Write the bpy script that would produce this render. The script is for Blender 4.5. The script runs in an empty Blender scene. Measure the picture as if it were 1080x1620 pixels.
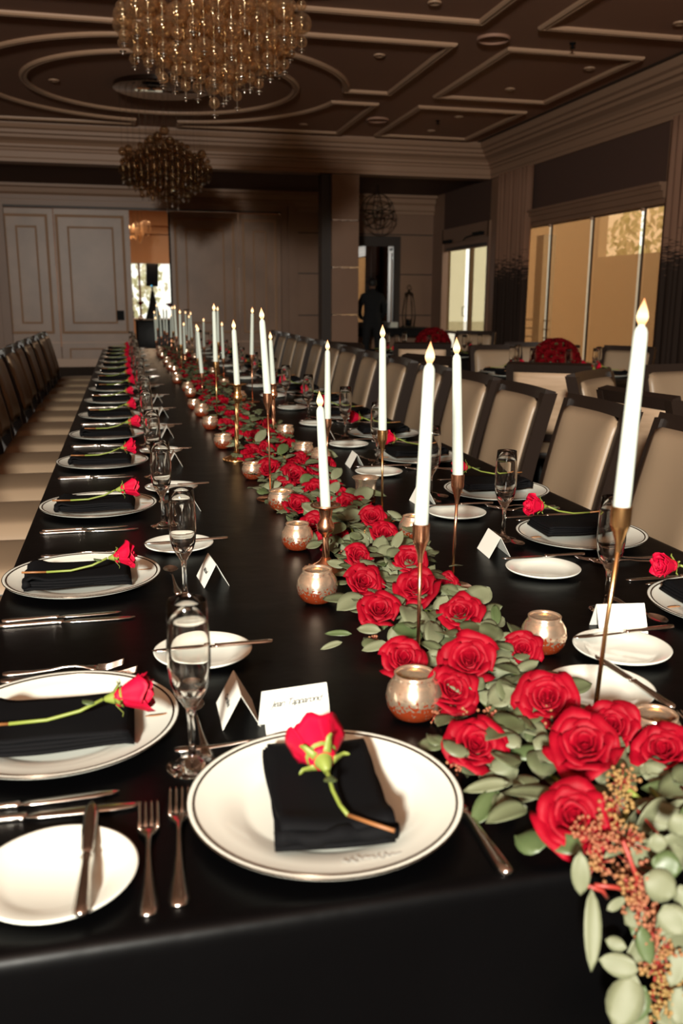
import bpy, math, random
import numpy as np
from mathutils import Vector, Matrix, Euler
random.seed(7)
PI = math.pi
C = bpy.context.scene
# ------------------------------------------------------------------ camera
EYE = Vector((0.0, 0.0, 1.32))
FPX = 1415.0                                   # focal length in pixels of a 1080x1620 frame
PITCH, YAW, ROLL = math.radians(13.36), math.radians(13.4), math.radians(0.26)
fw = Vector((math.sin(YAW)*math.cos(PITCH), math.cos(YAW)*math.cos(PITCH), -math.sin(PITCH)))
rt0 = Vector((math.cos(YAW), -math.sin(YAW), 0)); up0 = rt0.cross(fw)
rt = rt0*math.cos(ROLL) + up0*math.sin(ROLL); up = -rt0*math.sin(ROLL) + up0*math.cos(ROLL)
cd = bpy.data.cameras.new('camera'); cam = bpy.data.objects.new('camera', cd); C.collection.objects.link(cam)
mw = Matrix((rt, up, -fw)).transposed().to_4x4(); mw.translation = EYE; cam.matrix_world = mw
cd.sensor_fit = 'VERTICAL'; cd.sensor_height = 36.0; cd.lens = FPX/1620*36.0
cd.clip_start = 0.05; cd.clip_end = 200
cd.dof.use_dof = True; cd.dof.focus_distance = 2.05; cd.dof.aperture_fstop = 5.0
C.camera = cam
def at(px, py, z):
    d = fw + rt*((px-540)/FPX) - up*((py-810)/FPX); return EYE + d*((z-EYE.z)/d.z)
def at_depth(px, py, dep):
    return EYE + (fw + rt*((px-540)/FPX) - up*((py-810)/FPX))*dep
def depth(p): return (Vector(p)-EYE).dot(fw)
# ------------------------------------------------------------------ world, lights, exposure
w = bpy.data.worlds.new('daylight'); C.world = w; w.use_nodes = True
w.node_tree.nodes['Background'].inputs[0].default_value = (1.0, 0.98, 0.90, 1)
w.node_tree.nodes['Background'].inputs[1].default_value = 1.8
C.view_settings.view_transform = 'Standard'; C.view_settings.look = 'None'
C.view_settings.exposure = 0.0; C.view_settings.gamma = 1.0; C.view_settings.use_curve_mapping = False
def area(name, loc, aim, size, power, col, sy=None):
    l = bpy.data.lights.new(name, 'AREA'); l.energy = power; l.color = col; l.size = size
    l.shape = 'DISK' if sy is None else 'RECTANGLE'
    if sy: l.size_y = sy
    o = bpy.data.objects.new(name, l); C.collection.objects.link(o); o.location = loc
    o.rotation_euler = (Vector(aim)-Vector(loc)).to_track_quat('-Z', 'Y').to_euler(); return o
area('photo_flash', (-1.7, -3.5, 2.75), (1.0, 6.0, 1.3), 0.5, 930, (1.0, 0.965, 0.86))
area('next_room_lamp', (0.9, 22.2, 3.7), (0.9, 22.2, 0), 1.2, 150, (1.0, 0.66, 0.40))
C.cycles.max_bounces = 12; C.cycles.transmission_bounces = 12; C.cycles.transparent_max_bounces = 40
C.cycles.glossy_bounces = 5; C.cycles.diffuse_bounces = 3
C.cycles.caustics_reflective = False; C.cycles.caustics_refractive = False
C.cycles.sample_clamp_indirect = 6.0
# ------------------------------------------------------------------ materials
MATS = {}
def mat(name, col, rough=.5, metal=0, noise=None, bump=None, **kw):
    m = bpy.data.materials.new(name); m.use_nodes = True; nt = m.node_tree; b = nt.nodes['Principled BSDF']
    b.inputs['Base Color'].default_value = (*col, 1); b.inputs['Roughness'].default_value = rough
    b.inputs['Metallic'].default_value = metal
    for k, v in kw.items(): b.inputs[k.replace('_', ' ')].default_value = v
    if noise or bump:
        tc = nt.nodes.new('ShaderNodeTexCoord')
    if noise:                                   # (scale, second colour, lo, hi)
        n = nt.nodes.new('ShaderNodeTexNoise'); n.inputs['Scale'].default_value = noise[0]; n.inputs['Detail'].default_value = 4
        r = nt.nodes.new('ShaderNodeValToRGB'); r.color_ramp.elements[0].position = noise[2]; r.color_ramp.elements[1].position = noise[3]
        r.color_ramp.elements[0].color = (*col, 1); r.color_ramp.elements[1].color = (*noise[1], 1)
        mp = nt.nodes.new('ShaderNodeMapping')
        if len(noise) > 4: mp.inputs['Scale'].default_value = noise[4]
        nt.links.new(tc.outputs['Object'], mp.inputs[0]); nt.links.new(mp.outputs[0], n.inputs['Vector'])
        nt.links.new(n.outputs['Fac'], r.inputs[0]); nt.links.new(r.outputs[0], b.inputs['Base Color'])
    if bump:                                    # (scale, strength, distance)
        n = nt.nodes.new('ShaderNodeTexNoise'); n.inputs['Scale'].default_value = bump[0]; n.inputs['Detail'].default_value = 3
        bp = nt.nodes.new('ShaderNodeBump'); bp.inputs['Strength'].default_value = bump[1]; bp.inputs['Distance'].default_value = bump[2]
        mp = nt.nodes.new('ShaderNodeMapping')
        if len(bump) > 3: mp.inputs['Scale'].default_value = bump[3]
        nt.links.new(tc.outputs['Object'], mp.inputs[0]); nt.links.new(mp.outputs[0], n.inputs['Vector'])
        nt.links.new(n.outputs['Fac'], bp.inputs['Height']); nt.links.new(bp.outputs[0], b.inputs['Normal'])
    MATS[name] = m; return m
cloth = mat('black_cloth', (.0007, .0007, .0009), .38, bump=(9, .2, .01, (1, 1, 1)), Specular_IOR_Level=.15)
napm = mat('napkin_cloth', (.003, .003, .0036), .8, bump=(500, .2, .0005), Specular_IOR_Level=.1)
porc = mat('porcelain', (.80, .81, .72), .16, Coat_Weight=.3)
rimm = mat('plate_band', (.10, .07, .05), .25, .7)
crestm = mat('crest_print', (.33, .16, .07), .4)
silver = mat('silverware', (.72, .66, .6), .2, 1, bump=(60, .05, .001))
goldm = mat('brushed_gold', (.80, .47, .20), .27, 1)
copper = mat('rose_gold', (.78, .38, .22), .27, 1)
wax = mat('candle_wax', (.56, .62, .55), .5, Subsurface_Weight=.15, Subsurface_Radius=(.01, .01, .008), Subsurface_Scale=.3)
card = mat('card_paper', (.80, .79, .71), .8)
ink = mat('ink', (.05, .05, .045), .7)
rosem = mat('rose_petal', (.27, .0004, .010), .6, noise=(18, (.18, .0003, .006), .35, .75), Specular_IOR_Level=.16)
rosep = mat('cut_rose_petal', (.58, .001, .036), .6, noise=(25, (.42, .0006, .018), .3, .7), Specular_IOR_Level=.25)
rosed = mat('dimmed_rose_petal', (.12, .0006, .003), .8, Specular_IOR_Level=.1)  # rose red darkened in the colour, for the dim light on the back tables
leafm = mat('eucalyptus_leaf', (.128, .140, .076), .6, noise=(9, (.18, .186, .115), .35, .7), bump=(60, .15, .002))
leafd = mat('green_leaf', (.06, .09, .032), .45, noise=(14, (.10, .13, .055), .35, .7))
stemg = mat('green_stem', (.19, .235, .04), .5)
stemr = mat('red_twig', (.28, .03, .02), .5)
stemb = mat('brown_stem', (.25, .10, .03), .5)
berry = mat('seed_berry', (.26, .155, .045), .6, noise=(14, (.28, .095, .045), .42, .58))
wood = mat('espresso_wood', (.018, .011, .008), .33, bump=(30, .1, .002, (1, 1, .1)))
fabric = mat('beige_vinyl', (.30, .212, .136), .42, bump=(4, .15, .01))
fabricb = mat('cream_back_fabric', (.50, .34, .22), .6, noise=(3, (.38, .25, .15), .4, .62, (.6, 6, 6)), bump=(5, .6, .01, (.4, 3, 3)))
wallm = mat('greige_paint', (.28, .157, .099), .45, noise=(1.2, (.25, .138, .087), .4, .7))
panelm = mat('panel_paint', (.36, .213, .138), .38, noise=(1.5, (.26, .152, .098), .4, .7))
ceilm = mat('ceiling_paint', (.40, .215, .145), .7)
trimm = mat('trim_paint', (.52, .32, .205), .4)
crownm = mat('crown_paint', (.35, .205, .130), .5)
darkm = mat('dark_paint', (.035, .022, .016), .5)
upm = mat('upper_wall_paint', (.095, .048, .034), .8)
carpet = mat('dark_carpet', (.03, .02, .015), .95, noise=(40, (.05, .035, .025), .4, .6))
blackm = mat('black_plastic', (.004, .004, .0045), .6, Specular_IOR_Level=.15)
suit = mat('black_suit', (.006, .006, .007), .9)
skin = mat('skin', (.18, .09, .055), .55)
hairm = mat('hair', (.01, .008, .007), .6)
warmw = mat('next_room_wall', (.60, .34, .18), .7)
mirrorm = mat('mirror_glass', (.8, .8, .8), .02, 1)
whitem = mat('white_frame', (.70, .66, .56), .4)
bark = mat('bark', (.09, .06, .04), .9)
treel = mat('garden_foliage', (.66, .70, .42), .8, noise=(1.5, (.88, .86, .7), .35, .65))
paving = mat('pale_paving', (.55, .50, .42), .8)
stucco = mat('tan_stucco', (.70, .62, .50), .9)
brass = mat('dark_bronze', (.09, .06, .04), .35, .8)
chrome = mat('chrome', (.8, .75, .68), .12, 1)

def shader(name, build):
    m = bpy.data.materials.new(name); m.use_nodes = True; nt = m.node_tree
    nt.nodes.remove(nt.nodes['Principled BSDF']); out = nt.nodes['Material Output']
    nt.links.new(build(nt), out.inputs['Surface']); MATS[name] = m; return m
def node(nt, t, **kw):
    n = nt.nodes.new(t)
    for k, v in kw.items(): n.inputs[k].default_value = v
    return n
def b_glass(nt):
    return node(nt, 'ShaderNodeBsdfGlass', Color=(1, 1, .99, 1), Roughness=0.0, IOR=1.47).outputs[0]
glass = shader('clear_glass', b_glass)
def shell(tint, edge, power, diff):
    def f(nt):
        lw = node(nt, 'ShaderNodeLayerWeight', Blend=.35)
        tr = node(nt, 'ShaderNodeBsdfTransparent', Color=(*tint, 1))
        gl = node(nt, 'ShaderNodeBsdfGlossy', Color=(*edge, 1), Roughness=.08)
        df = node(nt, 'ShaderNodeBsdfTranslucent', Color=(*edge, 1)); d2 = node(nt, 'ShaderNodeBsdfDiffuse', Color=(*edge, 1))
        a = nt.nodes.new('ShaderNodeAddShader')
        m0 = node(nt, 'ShaderNodeMixShader', Fac=.5); nt.links.new(df.outputs[0], m0.inputs[1]); nt.links.new(d2.outputs[0], m0.inputs[2])
        m1 = node(nt, 'ShaderNodeMixShader', Fac=diff); nt.links.new(gl.outputs[0], m1.inputs[1]); nt.links.new(m0.outputs[0], m1.inputs[2])
        mul = nt.nodes.new('ShaderNodeMath'); mul.operation = 'MULTIPLY_ADD'; mul.inputs[1].default_value = power; mul.inputs[2].default_value = .05
        pw = nt.nodes.new('ShaderNodeMath'); pw.operation = 'POWER'; pw.inputs[1].default_value = 1.5
        nt.links.new(lw.outputs['Facing'], pw.inputs[0]); nt.links.new(pw.outputs[0], mul.inputs[0])
        m2 = nt.nodes.new('ShaderNodeMixShader'); nt.links.new(mul.outputs[0], m2.inputs[0])
        nt.links.new(tr.outputs[0], m2.inputs[1]); nt.links.new(m1.outputs[0], m2.inputs[2])
        return m2.outputs[0]
    return f
amber = shader('amber_glass', shell((.975, .93, .86), (1.0, .78, .56), .85, .20))
amberd = shader('darker_amber_glass', shell((.90, .82, .72), (.55, .42, .28), .7, .12))  # darker copy of the amber shell, for the farther chandelier
def b_screen(col, dif):
    def f(nt):
        t = node(nt, 'ShaderNodeBsdfTransparent', Color=(*col, 1)); d = node(nt, 'ShaderNodeBsdfDiffuse', Color=(*dif, 1))
        m = node(nt, 'ShaderNodeMixShader', Fac=.25); nt.links.new(t.outputs[0], m.inputs[1]); nt.links.new(d.outputs[0], m.inputs[2]); return m.outputs[0]
    return f
screen_tan = shader('tan_roller_screen', b_screen((.98, .77, .56), (.45, .32, .2)))
screen_pale = shader('pale_roller_screen', b_screen((.88, .82, .66), (.5, .45, .32)))
pane = shader('window_glass', lambda nt: (lambda t, g, m: (nt.links.new(t.outputs[0], m.inputs[1]), nt.links.new(g.outputs[0], m.inputs[2]), m.outputs[0])[2])(
    node(nt, 'ShaderNodeBsdfTransparent', Color=(.96, .96, .94, 1)), node(nt, 'ShaderNodeBsdfGlossy', Roughness=.02), node(nt, 'ShaderNodeMixShader', Fac=.06)))
def b_flame(nt):
    tc = nt.nodes.new('ShaderNodeTexCoord'); sx = nt.nodes.new('ShaderNodeSeparateXYZ'); nt.links.new(tc.outputs['Generated'], sx.inputs[0])
    r = nt.nodes.new('ShaderNodeValToRGB'); e = r.color_ramp.elements
    e[0].position = 0; e[0].color = (1, .36, .08, 1); e[1].position = 1; e[1].color = (.85, .30, .10, 1)
    x = e.new(.38); x.color = (1, .78, .42, 1)
    nt.links.new(sx.outputs['Z'], r.inputs[0])
    em = node(nt, 'ShaderNodeEmission', Strength=2.6); nt.links.new(r.outputs[0], em.inputs[0]); return em.outputs[0]
flamem = shader('flame', b_flame)
tlight = shader('tealight_flame', lambda nt: node(nt, 'ShaderNodeEmission', Color=(1, .42, .12, 1), Strength=14).outputs[0])
ledm = shader('blue_led', lambda nt: node(nt, 'ShaderNodeEmission', Color=(.1, .5, .8, 1), Strength=1).outputs[0])
def b_mercury(nt):                               # silvered gold glass worn through in speckles towards the foot
    tc = nt.nodes.new('ShaderNodeTexCoord')
    n = node(nt, 'ShaderNodeTexNoise', Scale=210.0, Detail=4.0); nt.links.new(tc.outputs['Object'], n.inputs['Vector'])
    sx = nt.nodes.new('ShaderNodeSeparateXYZ'); nt.links.new(tc.outputs['Object'], sx.inputs[0])
    mr = node(nt, 'ShaderNodeMapRange'); mr.inputs['From Min'].default_value = .012; mr.inputs['From Max'].default_value = .045
    mr.inputs['To Min'].default_value = .22; mr.inputs['To Max'].default_value = -.12
    nt.links.new(sx.outputs['Z'], mr.inputs['Value'])
    ad = nt.nodes.new('ShaderNodeMath'); nt.links.new(n.outputs['Fac'], ad.inputs[0]); nt.links.new(mr.outputs[0], ad.inputs[1])
    r = nt.nodes.new('ShaderNodeValToRGB'); r.color_ramp.elements[0].position = .54; r.color_ramp.elements[1].position = .6
    nt.links.new(ad.outputs[0], r.inputs[0])
    g = node(nt, 'ShaderNodeBsdfGlossy', Color=(1.0, .80, .62, 1), Roughness=.21)
    d = node(nt, 'ShaderNodeBsdfPrincipled'); d.inputs['Base Color'].default_value = (.16, .022, .006, 1); d.inputs['Roughness'].default_value = .12
    m = nt.nodes.new('ShaderNodeMixShader'); nt.links.new(r.outputs[0], m.inputs[0]); nt.links.new(g.outputs[0], m.inputs[1]); nt.links.new(d.outputs[0], m.inputs[2])
    d3 = node(nt, 'ShaderNodeBsdfDiffuse', Color=(.80, .60, .42, 1)); mg = node(nt, 'ShaderNodeMixShader', Fac=.14)  # pale diffuse share stands in for the flash mirrored in the silvering
    nt.links.new(g.outputs[0], mg.inputs[1]); nt.links.new(d3.outputs[0], mg.inputs[2]); nt.links.new(mg.outputs[0], m.inputs[1])
    return m.outputs[0]
mercury = shader('mercury_glass', b_mercury)
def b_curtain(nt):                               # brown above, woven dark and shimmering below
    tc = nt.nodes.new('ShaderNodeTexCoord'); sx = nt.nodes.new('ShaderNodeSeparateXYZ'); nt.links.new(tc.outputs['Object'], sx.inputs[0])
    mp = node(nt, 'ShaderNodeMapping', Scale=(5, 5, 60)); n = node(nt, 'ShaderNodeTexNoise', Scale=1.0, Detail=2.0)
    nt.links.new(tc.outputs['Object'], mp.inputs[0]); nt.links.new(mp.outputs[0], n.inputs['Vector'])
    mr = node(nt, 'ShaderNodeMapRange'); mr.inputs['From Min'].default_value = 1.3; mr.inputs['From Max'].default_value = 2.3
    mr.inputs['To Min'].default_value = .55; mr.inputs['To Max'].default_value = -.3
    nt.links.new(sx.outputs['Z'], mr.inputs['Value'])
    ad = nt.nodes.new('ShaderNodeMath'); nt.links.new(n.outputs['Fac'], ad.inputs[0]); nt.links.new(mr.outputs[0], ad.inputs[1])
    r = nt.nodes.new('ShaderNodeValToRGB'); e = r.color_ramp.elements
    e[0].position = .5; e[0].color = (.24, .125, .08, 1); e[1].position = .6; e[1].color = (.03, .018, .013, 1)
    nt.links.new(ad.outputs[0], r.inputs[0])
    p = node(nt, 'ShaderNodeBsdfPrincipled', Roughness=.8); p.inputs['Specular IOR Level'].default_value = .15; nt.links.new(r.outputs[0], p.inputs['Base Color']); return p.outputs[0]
curtm = shader('ombre_curtain', b_curtain)
# ------------------------------------------------------------------ mesh helpers: (verts, faces) pairs
def join(*ps):
    V = []; F = []
    for v, f in ps:
        k = len(V); V += [tuple(x) for x in v]; F += [tuple(i+k for i in q) for q in f]
    return V, F
def xf(p, m):
    return [tuple(m @ Vector(v)) for v in p[0]], p[1]
def mv(p, x=0, y=0, z=0): return xf(p, Matrix.Translation((x, y, z)))
def lathe(prof, n=24):
    V = []; F = []; rings = []
    for r, z in prof:
        if r < 1e-6: rings.append([len(V)]); V.append((0, 0, z))
        else:
            rings.append(list(range(len(V), len(V)+n)))
            V += [(r*math.cos(2*PI*i/n), r*math.sin(2*PI*i/n), z) for i in range(n)]
    for a, b in zip(rings, rings[1:]):
        if len(a) == 1 and len(b) == 1: continue
        for i in range(n):
            j = (i+1) % n
            if len(a) == 1: F.append((a[0], b[j], b[i]))
            elif len(b) == 1: F.append((a[i], a[j], b[0]))
            else: F.append((a[i], a[j], b[j], b[i]))
    return V, F
def tube(pts, rad, n=8, cap=True):
    pts = [Vector(p) for p in pts]; V = []; F = []
    if not hasattr(rad, '__len__'): rad = [rad]*len(pts)
    t0 = (pts[1]-pts[0]).normalized(); a = t0.orthogonal().normalized()
    for k, p in enumerate(pts):
        t = (pts[min(k+1, len(pts)-1)]-pts[max(k-1, 0)]).normalized()
        a = (a-t*a.dot(t)).normalized(); b = t.cross(a)
        V += [tuple(p+(a*math.cos(2*PI*i/n)+b*math.sin(2*PI*i/n))*rad[k]) for i in range(n)]
    for k in range(len(pts)-1):
        for i in range(n):
            j = (i+1) % n; F.append((k*n+i, k*n+j, (k+1)*n+j, (k+1)*n+i))
    if cap:
        F.append(tuple(range(n))[::-1]); F.append(tuple((len(pts)-1)*n+i for i in range(n)))
    return V, F
def box(x0, x1, y0, y1, z0, z1):
    V = [(x, y, z) for z in (z0, z1) for y in (y0, y1) for x in (x0, x1)]
    return V, [(0, 2, 3, 1), (4, 5, 7, 6), (0, 1, 5, 4), (2, 6, 7, 3), (0, 4, 6, 2), (1, 3, 7, 5)]
def bbox(x0, x1, y0, y1, z0, z1, b=.006, seg=2):
    import bmesh
    bm = bmesh.new(); v, f = box(x0, x1, y0, y1, z0, z1)
    vs = [bm.verts.new(q) for q in v]
    for q in f: bm.faces.new([vs[i] for i in q])
    bmesh.ops.bevel(bm, geom=bm.edges[:], offset=b, segments=seg, affect='EDGES', profile=.5)
    bm.verts.index_update(); r = ([tuple(q.co) for q in bm.verts], [tuple(q.index for q in fc.verts) for fc in bm.faces]); bm.free(); return r
def grid(fn, nu, nv):
    V = [tuple(fn(i/nu, j/nv)) for j in range(nv+1) for i in range(nu+1)]
    return V, [(j*(nu+1)+i, j*(nu+1)+i+1, (j+1)*(nu+1)+i+1, (j+1)*(nu+1)+i) for j in range(nv) for i in range(nu)]
def solid(fn, nu, nv, th):                       # grid with thickness along its normal
    e = 1e-3
    def nrm(u, v):
        a = Vector(fn(min(u+e, 1), v))-Vector(fn(max(u-e, 0), v)); b = Vector(fn(u, min(v+e, 1)))-Vector(fn(u, max(v-e, 0)))
        c = a.cross(b); return c.normalized() if c.length > 1e-12 else Vector((0, 0, 1))
    A = grid(fn, nu, nv); B = grid(lambda u, v: Vector(fn(u, v))+nrm(u, v)*th, nu, nv)
    n = len(A[0]); V = A[0]+B[0]; F = [f[::-1] for f in A[1]]+[tuple(i+n for i in f) for f in B[1]]
    w_ = nu+1
    bd = [i for i in range(w_)]+[j*w_+nu for j in range(1, nv+1)]+[nv*w_+i for i in range(nu-1, -1, -1)]+[j*w_ for j in range(nv-1, 0, -1)]
    for a, b in zip(bd, bd[1:]+bd[:1]): F.append((a, b, b+n, a+n))
    return V, F
def sweep(path, prof, closed=False):             # profile (out, z) swept along an XY path with mitred corners
    n = len(path); m = len(prof); V = []; F = []
    P = [Vector((p[0], p[1])) for p in path]
    for k in range(n):
        a = P[(k-1) % n] if (closed or k > 0) else None; b = P[(k+1) % n] if (closed or k < n-1) else None
        d1 = (P[k]-a).normalized() if a is not None else (b-P[k]).normalized()
        d2 = (b-P[k]).normalized() if b is not None else d1
        n1 = Vector((d1.y, -d1.x)); n2 = Vector((d2.y, -d2.x)); nn = (n1+n2); nn = nn/max(nn.dot(n1), .2)
        V += [(P[k].x+nn.x*o, P[k].y+nn.y*o, z) for o, z in prof]
    for k in range(n if closed else n-1):
        k2 = (k+1) % n
        for i in range(m-1): F.append((k*m+i, k*m+i+1, k2*m+i+1, k2*m+i))
    if not closed: F += [tuple(range(m)), tuple((n-1)*m+i for i in range(m))[::-1]]
    return V, F
def sphere(r, n=12, m=8): return lathe([(r*math.sin(PI*i/m) if 0 < i < m else 0, -r*math.cos(PI*i/m)) for i in range(m+1)], n)
def me(name, p, mt, smooth=True, uvless=True):
    m = bpy.data.meshes.new(name); m.from_pydata([tuple(v) for v in p[0]], [], [tuple(f) for f in p[1]])
    m.materials.append(mt); m.validate()
    if smooth:
        m.shade_smooth()
        if smooth == 'auto': m.set_sharp_from_angle(angle=math.radians(38))
    return m
def ob(name, mesh, parent=None, loc=(0, 0, 0), rot=(0, 0, 0), sc=(1, 1, 1), **kw):
    o = bpy.data.objects.new(name, mesh); C.collection.objects.link(o)
    if parent is not None: o.parent = parent
    o.location = loc; o.rotation_euler = rot; o.scale = (sc, sc, sc) if isinstance(sc, (int, float)) else sc
    for k, v in kw.items(): o[k] = v
    return o
def thing(name, label, cat, loc=(0, 0, 0), rot=0, group=None, sc=1):
    o = ob(name, None, None, loc, rot if hasattr(rot, '__len__') else (0, 0, rot), sc, label=label, category=cat)
    o.empty_display_size = .05
    if group: o['group'] = group
    return o
def st(name, p, mt, parent=None, smooth=False, **kw):
    o = ob(name, me(name, p, mt, smooth), parent, **kw)
    if parent is None: o['kind'] = 'structure'
    return o
def stroot(name):
    o = ob(name, None); o['kind'] = 'structure'; return o
def copy_thing(src, loc, rot, label=None, sc=None):
    r = src.copy(); C.collection.objects.link(r); r.location = loc; r.rotation_euler = rot if hasattr(rot, '__len__') else (0, 0, rot)
    if label: r['label'] = label
    if sc: r.scale = (sc, sc, sc)
    for ch in src.children:
        c = ch.copy(); C.collection.objects.link(c); c.parent = r
        for g in ch.children:
            d = g.copy(); C.collection.objects.link(d); d.parent = c
    return r
ORD = ['first', 'second', 'third', 'fourth', 'fifth', 'sixth', 'seventh', 'eighth', 'ninth', 'tenth', 'eleventh', 'twelfth', 'thirteenth', 'fourteenth', 'fifteenth', 'sixteenth', 'seventeenth', 'eighteenth', 'nineteenth', 'twentieth', 'twenty-first', 'twenty-second', 'twenty-third', 'twenty-fourth', 'twenty-fifth', 'twenty-sixth', 'twenty-seventh', 'twenty-eighth', 'twenty-ninth', 'thirtieth', 'thirty-first', 'thirty-second']
# ================================================================== ROOM
XR, XL, YB, YF, YC, ZC, ZK = 6.40, -5.20, -4.4, 18.67, 15.6, 3.93, 3.39
st('floor', box(XL-.2, XR+.2, YB-.2, YF+.0, -.12, 0), carpet)
st('wall_left', box(XL-.2, XL, YB, YF, 0, 4.2), wallm)
st('wall_back', box(XL-.2, XR+.2, YB-.2, YB, 0, 4.2), wallm)
# ceiling with its recessed-panel mouldings
st('ceiling', box(XL-.2, XR+.2, YB-.2, YC+.1, ZC, ZC+.15), ceilm)
prof = [(0, ZK), (.035, ZK), (.035, ZK+.05), (.05, ZK+.065), (.05, ZK+.155), (.075, ZK+.165), (.085, ZK+.20), (.12, ZK+.215), (.12, ZK+.25), (.16, ZK+.29), (.24, ZK+.33), (.25, ZK+.37), (.30, ZK+.385), (.31, ZK+.43), (.355, ZK+.45), (.38, ZK+.50), (.38, ZC+.01)]
st('trim_1', sweep([(XL, YB), (XL, YC), (XR, YC), (XR, YB)], prof), crownm)
t = stroot('trim_2')                              # beam above the columns
st('beam_face', box(XL, XR, YC, YC+.30, ZK, ZC+.1), crownm, t)
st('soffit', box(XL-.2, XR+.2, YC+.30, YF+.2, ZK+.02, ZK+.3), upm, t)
st('trim_3', box(XR-.44, XR-.40, YB, YC-.4, ZC-.012, ZC+.005), darkm)   # slot beside the crown
mold = [(-.045, ZC+.002), (-.045, ZC-.018), (-.028, ZC-.034), (-.012, ZC-.034), (-.006, ZC-.026), (.006, ZC-.026), (.012, ZC-.034), (.028, ZC-.034), (.045, ZC-.018), (.045, ZC+.002)]
CX, tn = .62, [4]
def trim(path, closed=True):
    st('trim_%d' % tn[0], sweep(path, mold, closed), trimm); tn[0] += 1
def rect(x0, x1, y0, y1): trim([(x0, y0), (x1, y0), (x1, y1), (x0, y1)])
for bc in (12.385, 6.31):
    for y0, y1 in ((bc-2.68, bc-.345), (bc+.345, bc+2.58)):
        rect(4.13, 5.66, y0, y1); rect(CX-5.04, CX-3.51, y0, y1)
    R_ = 2.3; g = .345; HX = 2.86
    for sx in (1, -1):
        for sy in (1, -1):                        # quarter panels cut by the big ring
            ym = 2.68 if sy < 0 else 2.58
            a0 = math.asin(g/R_); a1 = PI/2-math.asin(g/R_)
            pts = [(CX+sx*R_*math.cos(a0+(a1-a0)*i/20), bc+sy*R_*math.sin(a0+(a1-a0)*i/20)) for i in range(21)]
            pts = [(CX+sx*HX, bc+sy*g)]+pts+[(CX+sx*g, bc+sy*ym), (CX+sx*HX, bc+sy*ym)]
            trim(pts)
    trim([(CX+1.67*math.cos(2*PI*i/72), bc+1.67*math.sin(2*PI*i/72)) for i in range(72)])
# window wall on the right, built round its openings
WY0, WY1, WZ0, WZ1 = 10.15, 14.15, .45, 2.45
DY0, DY1, DZ0, DZ1 = 15.58, 18.0, .12, 2.42
wr = stroot('wall_right')
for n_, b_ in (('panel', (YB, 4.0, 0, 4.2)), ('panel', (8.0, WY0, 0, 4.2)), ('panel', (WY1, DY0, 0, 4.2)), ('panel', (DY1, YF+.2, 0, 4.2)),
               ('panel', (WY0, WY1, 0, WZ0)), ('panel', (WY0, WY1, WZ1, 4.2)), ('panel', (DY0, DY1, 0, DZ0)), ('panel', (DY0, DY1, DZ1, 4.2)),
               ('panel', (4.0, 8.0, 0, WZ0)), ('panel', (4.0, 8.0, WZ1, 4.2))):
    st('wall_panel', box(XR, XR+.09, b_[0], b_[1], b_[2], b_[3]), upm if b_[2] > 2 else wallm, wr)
t = stroot('trim_%d' % tn[0]); tn[0] += 1          # headboard moulding over the big window
for y0, y1 in ((WY0-.1, WY1+.1), (3.9, 8.1)):
    for x, z0, z1 in ((.05, 2.46, 2.52), (.09, 2.52, 2.60), (.12, 2.60, 2.66), (.15, 2.66, 2.70)):
        st('moulding', box(XR-x, XR+.01, y0, y1, z0, z1), wallm, t)
for k, (y0, y1, gaps) in enumerate(((WY0, WY1, (10.62, 11.92, 13.21)), (4.0, 8.0, (5.3, 6.6)))):
    wn = stroot('window_%d' % (k+1))
    es = [y0]+list(gaps)+[y1]
    for a, b in zip(es, es[1:]):
        st('roller_screen', box(XR+.035, XR+.038, a+(.075 if a != y0 else 0), b-.012, WZ0-.02, WZ1+.02), screen_tan, wn)
        st('pane', box(XR+.07, XR+.074, a+.02, b-.02, WZ0, WZ1), pane, wn)
    for g_ in gaps:
        st('mullion', box(XR+.02, XR+.05, g_-.022, g_-.006, WZ0, WZ1), darkm, wn)
        st('screen_bracket', bbox(XR-.005, XR+.05, g_-.02, g_+.05, WZ1-.03, WZ1+.06, .012), trimm, wn)
    st('window_frame', join(box(XR+.02, XR+.09, y0-.04, y0, WZ0, WZ1), box(XR+.02, XR+.09, y1, y1+.04, WZ0, WZ1), box(XR-.03, XR+.18, y0, y1, WZ0-.05, WZ0)), wallm, wn)
dn = stroot('door_1')                             # glazed double door beside the far corner
for a, b in ((DY0+.06, 16.62), (16.80, DY1-.22)):
    st('roller_screen', box(XR+.03, XR+.033, a, b, .72, 2.28), screen_pale, dn)
    st('bottom_bar', bbox(XR+.022, XR+.042, a, b, .695, .72, .004), whitem, dn)
st('screen_box', box(XR-.01, XR+.06, DY0+.04, DY1-.04, 2.27, 2.42), wallm, dn)
st('roller_tube', tube([(XR+.02, DY0+.05, 2.31), (XR+.02, DY1-.2, 2.31)], .04, 12), wood, dn)
for a, b in ((DY0+.04, 16.66), (16.76, DY1-.04)): st('pane', box(XR+.12, XR+.126, a, b, DZ0, DZ1), pane, dn)
st('window_frame', join(box(XR-.03, XR+.15, DY0-.05, DY0+.04, 0, 2.7), box(XR-.03, XR+.15, DY1-.04, DY1+.12, 0, 2.7), box(XR-.03, XR+.15, DY0, DY1, 2.42, 2.70), box(XR+.06, XR+.15, 16.66, 16.70, DZ0, DZ1), box(XR+.02, XR+.10, DY0+.04, DY1-.04, .66, .70)), wallm, dn)
st('door_closer', join(bbox(XR-.12, XR-.03, 15.75, 16.15, 2.47, 2.53, .01), tube([(XR-.08, 16.0, 2.5), (XR-.14, 16.4, 2.46), (XR-.05, 16.75, 2.43)], .012, 6), bbox(XR-.11, XR-.03, 17.4, 17.75, 2.42, 2.48, .01)), blackm, dn)
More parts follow.
